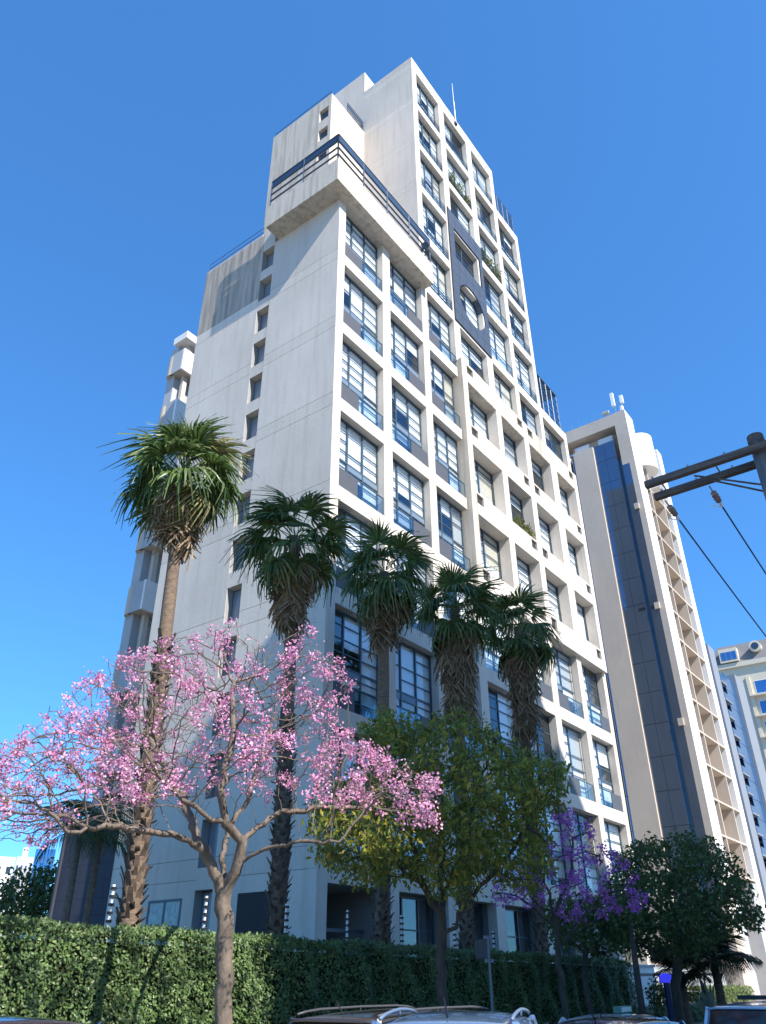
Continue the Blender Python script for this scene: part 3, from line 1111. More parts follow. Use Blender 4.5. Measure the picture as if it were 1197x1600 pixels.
M['leafy'] = leafmat('yellow_leaf', [(0.10, 0.15, 0.025), (0.20, 0.22, 0.03), (0.34, 0.27, 0.03), (0.12, 0.17, 0.03), (0.14, 0.19, 0.03)], .45)
M['leafd'] = leafmat('dark_leaf', [(0.058, 0.092, 0.028), (0.090, 0.135, 0.038), (0.125, 0.170, 0.050), (0.072, 0.110, 0.036)], .3)
M['leafh'] = leafmat('hedge_leaf', [(0.045, 0.085, 0.026), (0.085, 0.145, 0.044), (0.14, 0.21, 0.068), (0.10, 0.165, 0.052), (0.22, 0.28, 0.11)], .25, .4)
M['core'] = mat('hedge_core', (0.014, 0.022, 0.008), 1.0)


def inpoly(x, y, poly):
    ins = False
    n = len(poly)
    j = n - 1
    for i in range(n):
        xi, yi = poly[i]
        xj, yj = poly[j]
        if (yi > y) != (yj > y) and x < (xj - xi) * (y - yi) / (yj - yi) + xi:
            ins = not ins
        j = i
    return ins


def edge_dist(x, y, poly):
    best = 1e9
    n = len(poly)
    for i in range(n):
        x0, y0 = poly[i]
        x1, y1 = poly[(i + 1) % n]
        dx, dy = x1 - x0, y1 - y0
        t = max(0, min(1, ((x - x0) * dx + (y - y0) * dy) / (dx * dx + dy * dy + 1e-9)))
        best = min(best, math.hypot(x - x0 - t * dx, y - y0 - t * dy))
    return best


def crown_points(poly, d, half, n, r, inner=1.0):
    """points through a crown's volume; as deep as it is wide"""
    xs = [p[0] for p in poly]
    ys = [p[1] for p in poly]
    mx = max(edge_dist(r.uniform(min(xs), max(xs)), r.uniform(min(ys), max(ys)), poly) for _ in range(60))
    pts = []
    while len(pts) < n:
        x, y = r.uniform(min(xs), max(xs)), r.uniform(min(ys), max(ys))
        if not inpoly(x, y, poly):
            continue
        e = min(1.0, edge_dist(x, y, poly) / (mx * .8))
        hd = half * math.sqrt(max(0.0, 1 - (1 - e) ** 2)) + .15
        pts.append(at(x, y, d + r.uniform(-hd, hd)))
    return np.array(pts)


def colonize(chains, attract, step, infl, kill, iters=90, up=0.05):
    """grow twigs from given limbs towards the crown points"""
    nodes, par = [], []
    for ch in chains:
        prev = None
        p0 = np.asarray(ch[0], float)
        if nodes:
            dd = [np.linalg.norm(q - p0) for q in nodes]
            prev = int(np.argmin(dd))
        for i, p in enumerate(ch):
            p = np.asarray(p, float)
            if i == 0:
                if prev is None:
                    nodes.append(p)
                    par.append(-1)
                    prev = 0
                continue
            a = nodes[prev]
            L = np.linalg.norm(p - a)
            m = max(1, int(L / step))
            for s in range(1, m + 1):
                q = a + (p - a) * s / m
                if s < m:
                    q = q + rng.normal(0, step * .17, 3)
                nodes.append(q)
                par.append(prev)
                prev = len(nodes) - 1
    N = np.array(nodes)
    A = attract.copy()
    best = np.full(len(A), 1e9)
    bi = np.zeros(len(A), int)

    def upd(i0):
        for s in range(i0, len(N), 400):
            D = np.linalg.norm(A[:, None, :] - N[None, s:s + 400, :], axis=2)
            j = D.argmin(1)
            m = D[np.arange(len(A)), j]
            w_ = m < best
            best[w_] = m[w_]
            bi[w_] = j[w_] + s
    upd(0)
    for it in range(iters):
        act = best < infl
        if not act.any():
            infl *= 1.3
            if infl > 6:
                break
            continue
        new = []
        newp = []
        for nd in np.unique(bi[act]):
            sel = act & (bi == nd)
            v = A[sel] - N[nd]
            v = (v / (np.linalg.norm(v, axis=1)[:, None] + 1e-9)).mean(0)
            v = v + rng.normal(0, .12, 3) + np.array([0, 0, up])
            ln_ = np.linalg.norm(v)
            if ln_ < 1e-3:
                continue
            new.append(N[nd] + v / ln_ * step)
            newp.append(nd)
        if not new:
            break
        i0 = len(N)
        N = np.vstack([N, np.array(new)])
        par.extend(newp)
        upd(i0)
        keep = best > kill
        A = A[keep]
        best = best[keep]
        bi = bi[keep]
        if len(A) == 0:
            break
    return N, par


def branch_mesh(N, par, r0, rtip, expo=2.3):
    n = len(N)
    ch = [[] for _ in range(n)]
    for i, p in enumerate(par):
        if p >= 0:
            ch[p].append(i)
    R = np.zeros(n)
    acc = np.zeros(n)
    for i in range(n - 1, -1, -1):
        R[i] = rtip if not ch[i] else acc[i] ** (1 / expo)
        if par[i] >= 0:
            acc[par[i]] += max(R[i], rtip) ** expo
    # parents may come after nothing: nodes are always created after their parent
    sc = r0 / R[0]
    R = np.maximum(rtip, rtip + (R - rtip) * (r0 - rtip) / max(1e-6, R[0] - rtip))
    b = MB()
    done = set()
    stack = [0]
    while stack:
        s = stack.pop()
        for c in ch[s]:
            path = [s]
            cur = c
            while True:
                path.append(cur)
                nx = ch[cur]
                if len(nx) == 0:
                    break
                k = max(nx, key=lambda q: R[q])
                for o in nx:
                    if o != k:
                        stack2.append((cur, o)) if False else side.append((cur, o))
                cur = k
            b.tube([N[i] for i in path], [min(R[path[1]] * 1.1, R[path[0]])] + [R[i] for i in path[1:]], 7 if R[path[1]] > .05 else 4, cap=False)
            # side shoots
            while side:
                a, o = side.pop()
                path = [a]
                cur = o
                while True:
                    path.append(cur)
                    nx = ch[cur]
                    if len(nx) == 0:
                        break
                    k = max(nx, key=lambda q: R[q])
                    for oo in nx:
                        if oo != k:
                            side.append((cur, oo))
                    cur = k
                b.tube([N[i] for i in path], [R[path[1]]] + [R[i] for i in path[1:]], 7 if R[path[1]] > .05 else 4, cap=False)
    tips = [i for i in range(n) if not ch[i]]
    return b, R, tips


side = []


def leaves(cent, n, spread, size, r, droop=0.0, aspect=2.2, fold=.25, face=None):
    """n folded leaves around each centre, as one soup of small faces"""
    V = []
    F = []
    c = np.repeat(np.asarray(cent), n, axis=0)
    k = len(c)
    off = r.normal(0, 1, (k, 3))
    off /= np.linalg.norm(off, axis=1)[:, None] + 1e-9
    c = c + off * spread * r.random((k, 1)) ** .5
    d = r.normal(0, 1, (k, 3))
    d[:, 2] -= droop
    d /= np.linalg.norm(d, axis=1)[:, None] + 1e-9
    if face is not None:
        tgt = np.asarray(face) + r.normal(0, .42, (k, 3))
        s = np.cross(d, tgt)
        s /= np.linalg.norm(s, axis=1)[:, None] + 1e-9
        d = np.cross(tgt, s)
        d /= np.linalg.norm(d, axis=1)[:, None] + 1e-9
    s = np.cross(d, r.normal(0, 1, (k, 3)) if face is None else tgt)
    s /= np.linalg.norm(s, axis=1)[:, None] + 1e-9
    nn = np.cross(d, s)
    L = size * (0.6 + .8 * r.random((k, 1)))
    Wd = L / aspect
    base = c
    tip = c + d * L
    m1 = c + d * L * .45 + s * Wd * .5 + nn * Wd * fold
    m2 = c + d * L * .45 - s * Wd * .5 + nn * Wd * fold
    V = np.stack([base, m1, tip, m2], 1).reshape(-1, 3)
    me = bpy.data.meshes.new('leaves')
    me.vertices.add(len(V))
    me.vertices.foreach_set('co', V.ravel())
    i4 = (np.arange(k) * 4)[:, None]
    F = np.concatenate([i4 + [0, 1, 2], i4 + [0, 2, 3]], 1).reshape(-1)
    me.loops.add(len(F))
    me.loops.foreach_set('vertex_index', F.astype(np.int32))
    me.polygons.add(len(F) // 3)
    me.polygons.foreach_set('loop_start', np.arange(0, len(F), 3, dtype=np.int32))
    me.polygons.foreach_set('loop_total', np.full(len(F) // 3, 3, dtype=np.int32))
    me.update()
    me.validate()
    return me


def foliage(name, me, m, parent):
    o = link(name, me, m, parent)
    return stuff(o)


def local(N, base):
    return N - np.asarray(base)


# --- pink trumpet tree on the pavement
base = np.array([-14.62, -11.25, ZR + .1])
PD = 12.6
pk = lambda x, y, dd=0: at(x, y, PD + dd)
trunk_top = at(349, 1402, PD)
b0 = at(350, 1600, PD)
base[:2] = b0[:2] + (b0[:2] - trunk_top[:2]) * .6
chains = [[base, b0, at(350, 1500, PD), trunk_top],
          [trunk_top, pk(331, 1352, -.1), pk(308, 1320, -.3), pk(262, 1303, -.8), pk(176, 1292, -1.3), pk(105, 1300, -1.6)],
          [trunk_top, pk(346, 1345, .5), pk(356, 1298, 1.0), pk(385, 1255, 1.4), pk(402, 1200, 1.8), pk(430, 1120, 2.0)],
          [trunk_top, pk(372, 1350, -.2), pk(379, 1315, -.3), pk(352, 1288, -.6), pk(322, 1275, -.9), pk(285, 1250, -1.2), pk(240, 1200, -1.4)],
          [pk(379, 1315, -.3), pk(402, 1292, -.1), pk(440, 1267, .2), pk(500, 1262, .4), pk(570, 1262, .5)],
          [pk(372, 1350, -.2), pk(415, 1326, -.5), pk(470, 1314, -.9), pk(530, 1316, -1.0)],
          [pk(308, 1320, -.3), pk(300, 1280, .3), pk(270, 1220, .9), pk(230, 1150, 1.4)],
          [pk(352, 1288, -.6), pk(345, 1230, -.8), pk(365, 1150, -.6), pk(360, 1060, -.2)]]
PPOLY = [(-70, 1310), (-70, 1215), (25, 1135), (100, 1085), (140, 1040), (205, 1018), (262, 990), (335, 985), (368, 955), (400, 1010), (455, 985), (485, 955), (505, 1000), (556, 1050), (545, 1110), (560, 1150), (625, 1190), (690, 1215), (685, 1285), (600, 1275), (480, 1245), (330, 1240), (180, 1275), (60, 1312)]
r1 = random.Random(3)
att = np.vstack([crown_points(PPOLY, PD, 2.5, 3300, r1), crown_points([(-80, 1325), (-80, 1215), (40, 1150), (140, 1130), (230, 1180), (200, 1285), (60, 1325)], PD, 1.6, 800, r1), crown_points([(470, 1180), (560, 1150), (690, 1215), (688, 1290), (590, 1285), (490, 1250)], PD, 1.0, 450, r1)])
N, par = colonize(chains, att, .115, 1.2, .185, 80, .03)
PT = empty('pink_trumpet_tree', 'pink blossoming tree with grey forked trunk on the pavement before the lit hedge', 'tree', tuple(base))
bm_, R_, tips = branch_mesh(local(N, base), par, .12, .005, 2.05)
bm_.build('trunk', M['bark'], PT, True)
NL = local(N, base)
tp = NL[tips]
hgt = tp[:, 2]
keep = np.array([rng.random() < (.95 - .5 * min(1, max(0, (z_ - 4.8) / 2.2))) for z_ in hgt])
tpk = tp[keep]
clump = np.sin(tpk[:, 0] * 2.1 + 1) * np.sin(tpk[:, 1] * 2.4) * np.sin(tpk[:, 2] * 2.7 + .5)
sub = tpk[rng.random(len(tpk)) < np.clip(.74 + 1.9 * clump, .10, 1)]
h_ = rng.random(len(sub))
foliage('blossom', leaves(sub[h_ < .48], 46, .14, .043, rng, .1, 1.15, .35), M['pinkp'], PT)
foliage('small_blossom', leaves(sub[h_ >= .42], 17, .08, .040, rng, .1, 1.15, .35), M['pinkp'], PT)
sub2 = tp[rng.random(len(tp)) < .5]
foliage('loose_blossom', leaves(sub2, 3, .16, .042, rng, .2, 1.3, .3), M['pinkp'], PT)
yl = np.array([p for p in (crown_points([(555, 1255), (640, 1270), (650, 1315), (590, 1330), (540, 1310)], PD + .2, .5, 60, r1))])
yl2 = crown_points([(470, 1270), (560, 1265), (560, 1320), (490, 1320)], PD + .1, .6, 40, r1)
foliage('yellow_leaves', leaves(local(np.vstack([yl, yl2]), base), 4, .17, .10, rng, .8, 2.4), M['leafy'], PT)
pod = MB()
for i in range(40):
    q = tp[rng.integers(len(tp))]
    pod.tube([q, q + np.array([.01, 0, -.12]), q + np.array([.02, .01, -.28])], [.006, .008, .003], 4)
stuff(pod.build('seed_pod', M['bark2'], PT))


def tree(name, label, poly, d, bx, half, nat, trunks, r0, bark, leafm, lsize, nper, spread, seed, step=.22, kill=.42, droop=.6, aspect=2.4, extra=None, frac=1.0):
    r = random.Random(seed)
    g = np.random.default_rng(seed)
    b_ = at(bx[0], bx[1], d)
    b_[2] = ZR + .1
    att = crown_points(poly, d, half, nat, r)
    ch = []
    for t in trunks:
        ch.append([b_ if len(ch) == 0 else at(t[0][0], t[0][1], d + t[0][2])] + [at(x, y, d + e) for x, y, e in (t if len(ch) == 0 else t[1:])])
    N, par = colonize(ch, att, step, 1.6, kill, 60, .02)
    root = empty(name, label, 'tree', tuple(b_))
    L = local(N, b_)
    m_, R, tips = branch_mesh(L, par, r0, .009)
    m_.build('trunk', bark, root, True)
    small = np.array([i for i in range(len(L)) if R[i] < .022])
    pts = L[small]
    pts = pts[g.random(len(pts)) < frac]
    foliage('crown', leaves(pts, nper, spread, lsize, g, droop, aspect), leafm, root)
    if extra:
        em, en, es, ef, esz, pred = extra
        tp_ = L[tips]
        tp_ = tp_[g.random(len(tp_)) < ef]
        if pred is not None:
            tp_ = np.array([q for q in tp_ if pred(q)])
        if len(tp_):
            foliage('blossom', leaves(tp_, en, es, esz, g, .1, 1.2, .35), em, root)
    return root


GP = [(480, 1300), (500, 1240), (552, 1195), (552, 1130), (600, 1104), (680, 1112), (738, 1110), (790, 1155), (850, 1172), (890, 1190), (885, 1255), (850, 1300), (880, 1345), (830, 1395), (770, 1372), (700, 1400), (640, 1378), (560, 1390), (500, 1350)]
tree('olive_green_tree', 'leafy olive-green tree with yellowing leaves in front of the middle palms', GP, 17.0, (692, 1600), 2.5, 1700,
     [[(692, 1560, 0), (690, 1480, 0), (690, 1420, 0)], [(690, 1440, 0), (660, 1380, -.3), (640, 1300, -.6), (620, 1200, -.6)],
      [(690, 1420, 0), (715, 1350, .3), (735, 1270, .5), (760, 1200, .5)], [(690, 1480, 0), (740, 1400, -.4), (800, 1330, -.6), (840, 1260, -.6)],
      [(660, 1380, -.3), (600, 1340, .2), (550, 1290, .6)], [(690, 1420, 0), (690, 1330, .9), (690, 1230, 1.2)]],
     .10, M['bark2'], M['leafg'], .125, 17, .27, 21, .19, .33, 1.0, 2.3)

VP = [(835, 1330), (850, 1285), (880, 1262), (915, 1280), (940, 1310), (985, 1350), (1015, 1395), (1005, 1430), (940, 1440), (880, 1440), (840, 1400), (790, 1420), (745, 1400), (790, 1370)]
tree('violet_trumpet_tree', 'slender tree with violet blossom between the green tree and the dark tree', VP, 21.8, (880, 1600), 1.6, 1000,
     [[(879, 1560, 0), (872, 1480, 0), (868, 1430, 0)], [(868, 1440, 0), (850, 1380, -.2), (850, 1320, -.3)], [(868, 1430, 0), (890, 1370, .2), (895, 1310, .3)],
      [(872, 1480, 0), (930, 1410, .2), (980, 1380, .3)], [(868, 1440, 0), (815, 1405, .2), (770, 1395, .2)]],
     .075, M['bark2'], M['leafd'], .10, 2, .22, 31, .2, .36, .4, 1.8, (M['purplep'], 34, .17, .9, .072, None), .4)

DP = [(945, 1400), (960, 1340), (1000, 1308), (1075, 1300), (1130, 1322), (1165, 1380), (1195, 1420), (1190, 1455), (1130, 1462), (1110, 1485), (1060, 1495), (1000, 1492), (960, 1480), (925, 1450)]
tree('dark_broadleaf_tree', 'dense dark green tree at right, in shade before the office tower', DP, 27.5, (1058, 1600), 2.6, 1500,
     [[(1058, 1560, 0), (1058, 1500, 0), (1060, 1450, 0)], [(1060, 1450, 0), (1010, 1400, .3), (985, 1350, .3)], [(1060, 1450, 0), (1110, 1400, -.3), (1150, 1400, -.5)],
      [(1060, 1450, 0), (1065, 1380, .4), (1070, 1330, .4)], [(1058, 1500, 0), (1010, 1480, -.6), (960, 1450, -.8)]],
     .14, M['bark2'], M['leafd'], .15, 22, .36, 41, .26, .42, .5, 2.0)
tree('low_shade_tree', 'low dark leafy tree behind the hedge, under the violet blossom', [(840, 1420), (880, 1395), (960, 1400), (990, 1440), (985, 1490), (900, 1490), (850, 1470)], 26.0, (915, 1560), 1.5, 300,
     [[(915, 1540, 0), (915, 1490, 0), (912, 1450, 0)], [(915, 1490, 0), (870, 1450, .2)], [(912, 1450, 0), (960, 1430, .2)]],
     .08, M['bark2'], M['leafd'], .16, 22, .34, 51, .26, .42, .5, 2.0)


# --- fan palms behind the hedge
def fan_frond(seed, dead=False):
    r = random.Random(seed)
    b = MB()
    pet = .95 if not dead else .6
    b.add([(0, -.022, 0), (0, .022, 0), (pet, .012, -.03), (pet, -.012, -.03)], [(0, 1, 2, 3)])
    b.add([(0, 0, -.02), (0, 0, .02), (pet, 0, -.02), (pet, 0, -.04)], [(0, 1, 2, 3)])
    nseg = 24 if not dead else 20
    spread = 112 if not dead else 50
    bend = r.uniform(.7, 2.1)
    for i in range(nseg):
        t = -1 + 2 * i / (nseg - 1)
        a = math.radians(spread * t + r.uniform(-2.5, 2.5))
        L = (.98 - .20 * abs(t) ** 2) * r.uniform(.86, 1.10) * (1.0 if not dead else r.uniform(.75, 1.2))
        ca, sa = math.cos(a), math.sin(a)
        px, py = -sa, ca
        fold = .022 * (1 if i % 2 else -1)
        dro = r.uniform(.35, .9) * bend if not dead else r.uniform(.1, .6)
        pts = []
        prof = ((0.02, .012), (.40, .036), (.60, .036), (.78, .018), (1.0, .004)) if not dead else ((0.02, .012), (.45, .022), (.7, .018), (.85, .012), (1.0, .004))
        for k, (s, wd) in enumerate(prof):
            x = pet + ca * L * s
            y = sa * L * s
            z = -.03 + .20 * abs(t) ** 1.5 * s * (1 if not dead else -.6) - dro * max(0, s - .38) ** 1.7 * 1.7
            if s > .7:
                x -= ca * L * dro * .22 * (s - .6)
                y -= sa * L * dro * .22 * (s - .6)
            if s == 1.0:
                x += r.uniform(-.05, .05)
                y += r.uniform(-.05, .05)
            pts.append(((x + px * wd, y + py * wd, z + fold), (x - px * wd, y - py * wd, z - fold)))
        vs = [p for q in pts for p in q]
        b.add(vs, [(2 * k, 2 * k + 1, 2 * k + 3, 2 * k + 2) for k in range(4)])
    me = b.mesh('frond' if not dead else 'dead_frond')
    return me


FR = []
for i in range(9):
    me = fan_frond(100 + i)
    me.materials.append(M['frond'])
    FR.append(me)
FRY = []
for i in range(2):
    me = fan_frond(140 + i)
    me.materials.append(M['frondy'])
    FRY.append(me)
FRD = []
for i in range(5):
    me = fan_frond(160 + i, True)
    me.materials.append(M['dead'])
    FRD.append(me)


def put(name, me, parent, loc, yaw, pitch, roll, sc):
    o = bpy.data.objects.new(name, me)
    COL.objects.link(o)
    o.parent = parent
    o.location = loc
    o.rotation_euler = (roll, -pitch, yaw)
    o.scale = (sc, sc, sc)
    return o


def fan_palm(label, u, v, zc, skirt, lean, seed, boots, rb=.30, rt=.17, rad=1.0, nfr=44, nd=34, ytop=5):
    r = random.Random(seed)
    root = empty('fan_palm', label, 'palm tree', (u, v, 0), 'fan palms in a row behind the hedge')
    H = zc
    pts, rad_ = [], []
    for i in range(15):
        t = i / 14
        pts.append((lean[0] * t ** 1.4, lean[1] * t ** 1.4, H * t))
        rad_.append((rb * (1 - t) ** 1.2 + rt * (1 - (1 - t) ** 1.2)) * r.uniform(.96, 1.04))
    tk = MB().tube(pts, rad_, 14).build('trunk', M['palmtrunk'], root, True)

    def tpos(z):
        t = z / H
        return np.array([lean[0] * t ** 1.4, lean[1] * t ** 1.4, z]), (rb * (1 - t) ** 1.2 + rt * (1 - (1 - t) ** 1.2))
    # cut leaf bases
    b = MB()
    z0, z1 = boots
    nb = int((z1 - z0) * 42)
    for i in range(nb):
        z = z0 + (z1 - z0) * (i + r.random()) / nb
        a = i * 2.39996 + r.uniform(-.2, .2)
        c, rr = tpos(z)
        ca, sa = math.cos(a), math.sin(a)
        w_ = r.uniform(.05, .085)
        L = r.uniform(.06, .30)
        o_ = r.uniform(.04, .17)
        p = c + np.array([ca, sa, 0]) * rr * .96
        tx = np.array([-sa, ca, 0])
        e = c + np.array([ca, sa, 0]) * (rr + o_) + np.array([0, 0, L])
        b.add([p - tx * w_, p + tx * w_, e + tx * w_ * .6, e - tx * w_ * .6, e + np.array([0, 0, -.05]) - np.array([ca, sa, 0]) * .03],
              [(0, 1, 2, 3), (0, 4, 1), (1, 4, 2), (0, 3, 4), (2, 4, 3)])
    if nb:
        stuff(b.build('leaf_base', M['boot'], root))
    top, rr = tpos(H)
    for i in range(nfr):
        t = (i + .5) / nfr
        yaw = i * 2.39996 + r.uniform(-.25, .25)
        pitch = math.radians(84 - 158 * t ** .82 + r.uniform(-18, 18))
        sc = rad * r.uniform(.82, 1.15) * (.88 + .14 * math.sin(math.pi * t))
        me = FR[r.randrange(9)]
        if i >= nfr - ytop or (ytop > 8 and r.random() < .12):
            me = FRY[r.randrange(2)]
        z = top[2] + .25 - .75 * t
        put('frond', me, root, (top[0] + .1 * math.cos(yaw), top[1] + .1 * math.sin(yaw), z), yaw, pitch, r.uniform(-.35, .35), sc)
    zs0, zs1 = skirt
    for i in range(nd):
        t = (i + r.random() * .8) / max(1, nd)
        z = zs1 + (zs0 - zs1) * t ** 1.1
        c, rr = tpos(min(z, H))
        yaw = i * 2.39996 + r.uniform(-.3, .3)
        pitch = math.radians(-60 - 20 * min(1, t * 1.4) + r.uniform(-12, 8))
        put('dead_frond', FRD[r.randrange(5)], root, (c[0] + rr * .8 * math.cos(yaw), c[1] + rr * .8 * math.sin(yaw), z), yaw, pitch, r.uniform(-.5, .5), rad * r.uniform(.85, 1.15))
    return root


fan_palm('sunlit fan palm at left with green crown and straw-coloured skirt', -11.65, -5.0, 14.0, (12.9, 13.9), (-.35, 0, 0), 1, (1.5, 9.0), .25, .145, .94, 56, 50, 14)
fan_palm('second fan palm from the left, before the tower corner', -7.15, -5.0, 13.9, (12.0, 13.8), (-.2, 0, 0), 2, (1.0, 8), .25, .17, .98, 36, 52, 5)
fan_palm('third fan palm from the left, with a bare smooth upper trunk', -2.75, -5.0, 14.6, (13.1, 14.4), (.25, 0, 0), 3, (0.5, 5), .26, .18, 1.04, 36, 44, 2)
fan_palm('fourth fan palm from the left, with a long shaggy brown skirt', 1.95, -5.0, 14.9, (11.4, 14.7), (.5, 0, 0), 4, (0.5, 5), .27, .2, 1.06, 36, 74, 2)
fan_palm('fifth and rightmost fan palm, with a long tapering dead skirt', 7.35, -5.0, 15.9, (12.0, 15.6), (.8, 0, 0), 5, (0.5, 11), .27, .19, 1.1, 36, 74, 2)


# --- feather palms: two before the annex, some at the right entrance
def feather(seed, L=2.2, n=22, wv=.035, droop=.9):
    r = random.Random(seed)
    b = MB()
    sp = []
    for i in range(9):
        s = i / 8
        sp.append(np.array([L * s * (1 - .18 * s), 0, .35 * s * L - droop * L * .75 * s ** 2.2]))
    b.tube(sp, [.022 * (1 - .8 * i / 8) for i in range(9)], 4)
    for i in range(n):
        s = .15 + .85 * i / n
        k = s * 8
        i0 = min(7, int(k))
        p = sp[i0] + (sp[i0 + 1] - sp[i0]) * (k - i0)
        ll = L * .33 * math.sin(math.pi * min(.97, .12 + .86 * s)) + .1
        for sg in (-1, 1):
            d = np.array([.55, sg * .85, -.25 + r.uniform(-.15, .1)])
            d /= np.linalg.norm(d)
            e = p + d * ll + np.array([0, 0, -ll * .35])
            m_ = p + d * ll * .5
            b.add([p + (-wv * .3, 0, 0), p + (wv * .3, 0, 0), m_ + (wv * .6, 0, 0), e, m_ - (wv * .6, 0, 0)], [(0, 1, 2, 4), (4, 2, 3)])
    return b.mesh('frond')


M['featherl'] = leafmat('feather_frond', [(0.05, 0.085, 0.03), (0.08, 0.13, 0.045), (0.035, 0.065, 0.025)], .3, .45)
M['featherd'] = leafmat('dark_feather_frond', [(0.018, 0.032, 0.014), (0.03, 0.05, 0.02), (0.022, 0.04, 0.018)], .25, .5)
FE = [feather(i) for i in range(3)]
FE2 = [feather(10 + i, 1.25, 26, .028, .55) for i in range(3)]
for m_ in FE:
    m_.materials.append(M['featherl'])
for m_ in FE2:
    m_.materials.append(M['featherd'])
for label, px, dd in (('slim feather palm before the left edge of the slate annex', (126, 1300, 88, 1440), 33.0), ('slim feather palm before the middle of the slate annex', (160, 1285, 142, 1440), 33.5)):
    tp_, bt_ = at(px[0], px[1], dd), at(px[2], px[3], dd)
    sl = (tp_[:2] - bt_[:2]) / (tp_[2] - bt_[2])
    b_ = np.array([*(tp_[:2]), 0])
    root = empty('feather_palm', label, 'palm tree', tuple(b_), 'feather palms by the annex')
    H = tp_[2]
    MB().tube([(0, 0, 0), (0.02, 0, H * .5), (0, 0, H)], [.19, .15, .11], 10).build('trunk', M['palmtrunk'], root, True)
    for i in range(15):
        put('frond', FE[i % 3], root, (0, 0, H), i * 2.4, math.radians(rnd.uniform(-25, 55)), rnd.uniform(-.3, .3), rnd.uniform(.8, 1.1))
for label, x, y, d, sc in (('dark cycad-like palm with arching fronds beside the entrance, rightmost', 1115, 1500, 31, 1.25), ('small dark palm under the dense tree, left of the arching one', 1062, 1520, 30, 1.0)):
    tp_ = at(x, y, d)
    root = empty('feather_palm', label, 'palm tree', (tp_[0], tp_[1], ZR), 'low palms by the entrance')
    H = tp_[2] - ZR
    MB().tube([(0, 0, 0), (0, 0, H)], [.16, .13], 10).build('trunk', M['palmtrunk'], root, True)
    for i in range(22):
        put('frond', FE2[i % 3], root, (0, 0, H), i * 2.4, math.radians(rnd.uniform(-35, 65)), rnd.uniform(-.3, .3), sc * rnd.uniform(.85, 1.1))


# --- clipped hedges
def hedge(label, x0, x1, y0, y1, z0, zl, zr, dens, lsize, seed, mleaf, bumps=.05):
    g = np.random.default_rng(seed)
    root = empty('hedge', label, 'hedge', (x0, y0, z0))
    L, Wd = x1 - x0, y1 - y0
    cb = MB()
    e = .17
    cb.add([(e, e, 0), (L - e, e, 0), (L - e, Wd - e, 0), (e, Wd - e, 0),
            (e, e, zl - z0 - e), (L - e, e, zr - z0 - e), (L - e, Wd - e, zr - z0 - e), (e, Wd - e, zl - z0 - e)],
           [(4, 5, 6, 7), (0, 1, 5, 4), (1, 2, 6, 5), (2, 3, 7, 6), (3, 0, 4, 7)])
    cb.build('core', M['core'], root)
    pts = []
    n1 = int(L * (zl - z0) * dens)
    u = g.random(n1) * L
    zz = g.random(n1)
    topz = (zl + (zr - zl) * u / L) - z0
    wob = bumps * (np.sin(u * 3.1 + 1.3) * np.sin(zz * 9 + u * .7) + .6 * np.sin(u * 7.3 + zz * 5))
    pts.append(np.stack([u, wob - .01, zz * topz], 1))
    n2 = int(L * Wd * dens * 1.3)
    u = g.random(n2) * L
    topz = (zl + (zr - zl) * u / L) - z0
    pts.append(np.stack([u, g.random(n2) * Wd, topz + .035 * np.sin(u * 2.3) + .03 * g.normal(size=n2)], 1))
    n3 = int(Wd * (zl - z0) * dens)
    for xx, zt in ((0, zl - z0), (L, zr - z0)):
        pts.append(np.stack([np.full(n3, xx) + .02 * g.normal(size=n3), g.random(n3) * Wd, g.random(n3) * zt], 1))
    P = np.vstack(pts)
    foliage('foliage', leaves(P, 1, .03, lsize, g, .1, 1.6, .2, (0, -1.0, .35)), mleaf, root)
    return root


HY = -8.5
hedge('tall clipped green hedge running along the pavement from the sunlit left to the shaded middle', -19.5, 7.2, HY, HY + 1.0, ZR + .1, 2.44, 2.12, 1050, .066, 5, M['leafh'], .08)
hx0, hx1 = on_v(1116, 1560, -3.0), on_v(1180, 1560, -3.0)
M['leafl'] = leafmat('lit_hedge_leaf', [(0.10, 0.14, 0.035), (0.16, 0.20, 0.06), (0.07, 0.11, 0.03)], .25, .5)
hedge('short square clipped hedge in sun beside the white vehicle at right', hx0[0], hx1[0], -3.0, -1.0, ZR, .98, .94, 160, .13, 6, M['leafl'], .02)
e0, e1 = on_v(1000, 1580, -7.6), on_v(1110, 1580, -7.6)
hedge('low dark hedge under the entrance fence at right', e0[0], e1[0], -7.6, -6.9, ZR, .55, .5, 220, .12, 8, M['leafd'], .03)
# bushes: round shrub at left behind the hedge, agave and shrubs by the entrance
M['agave'] = leafmat('agave_blade', [(0.30, 0.36, 0.28), (0.40, 0.45, 0.36), (0.22, 0.30, 0.2)], .15, .4)


def shrub(name, label, x, y, d, rx, rz, zbase, n, lsize, m, seed, nc=60):
    g = np.random.default_rng(seed)
    c = at(x, y, d)
    root = empty(name, label, 'shrub', (c[0], c[1], zbase))
    pts = g.normal(0, 1, (n, 3))
    pts /= np.linalg.norm(pts, axis=1)[:, None]
    pts *= (g.random((n, 1)) ** .35)
    cz = c[2] - zbase
    pts = pts * np.array([rx, rx, rz]) * (1 + .18 * np.sin(pts[:, :1] * 7) * np.cos(pts[:, 1:2] * 6)) + np.array([0, 0, cz])
    st = MB()
    for i in range(7):
        q = pts[g.integers(n)]
        st.tube([(0, 0, 0), q * .5, q], [.03, .02, .008], 5)
    st.build('stem', M['bark2'], root)
    foliage('foliage', leaves(pts, 3, .18 * rx, lsize, g, .1, 1.8), m, root)
    return root


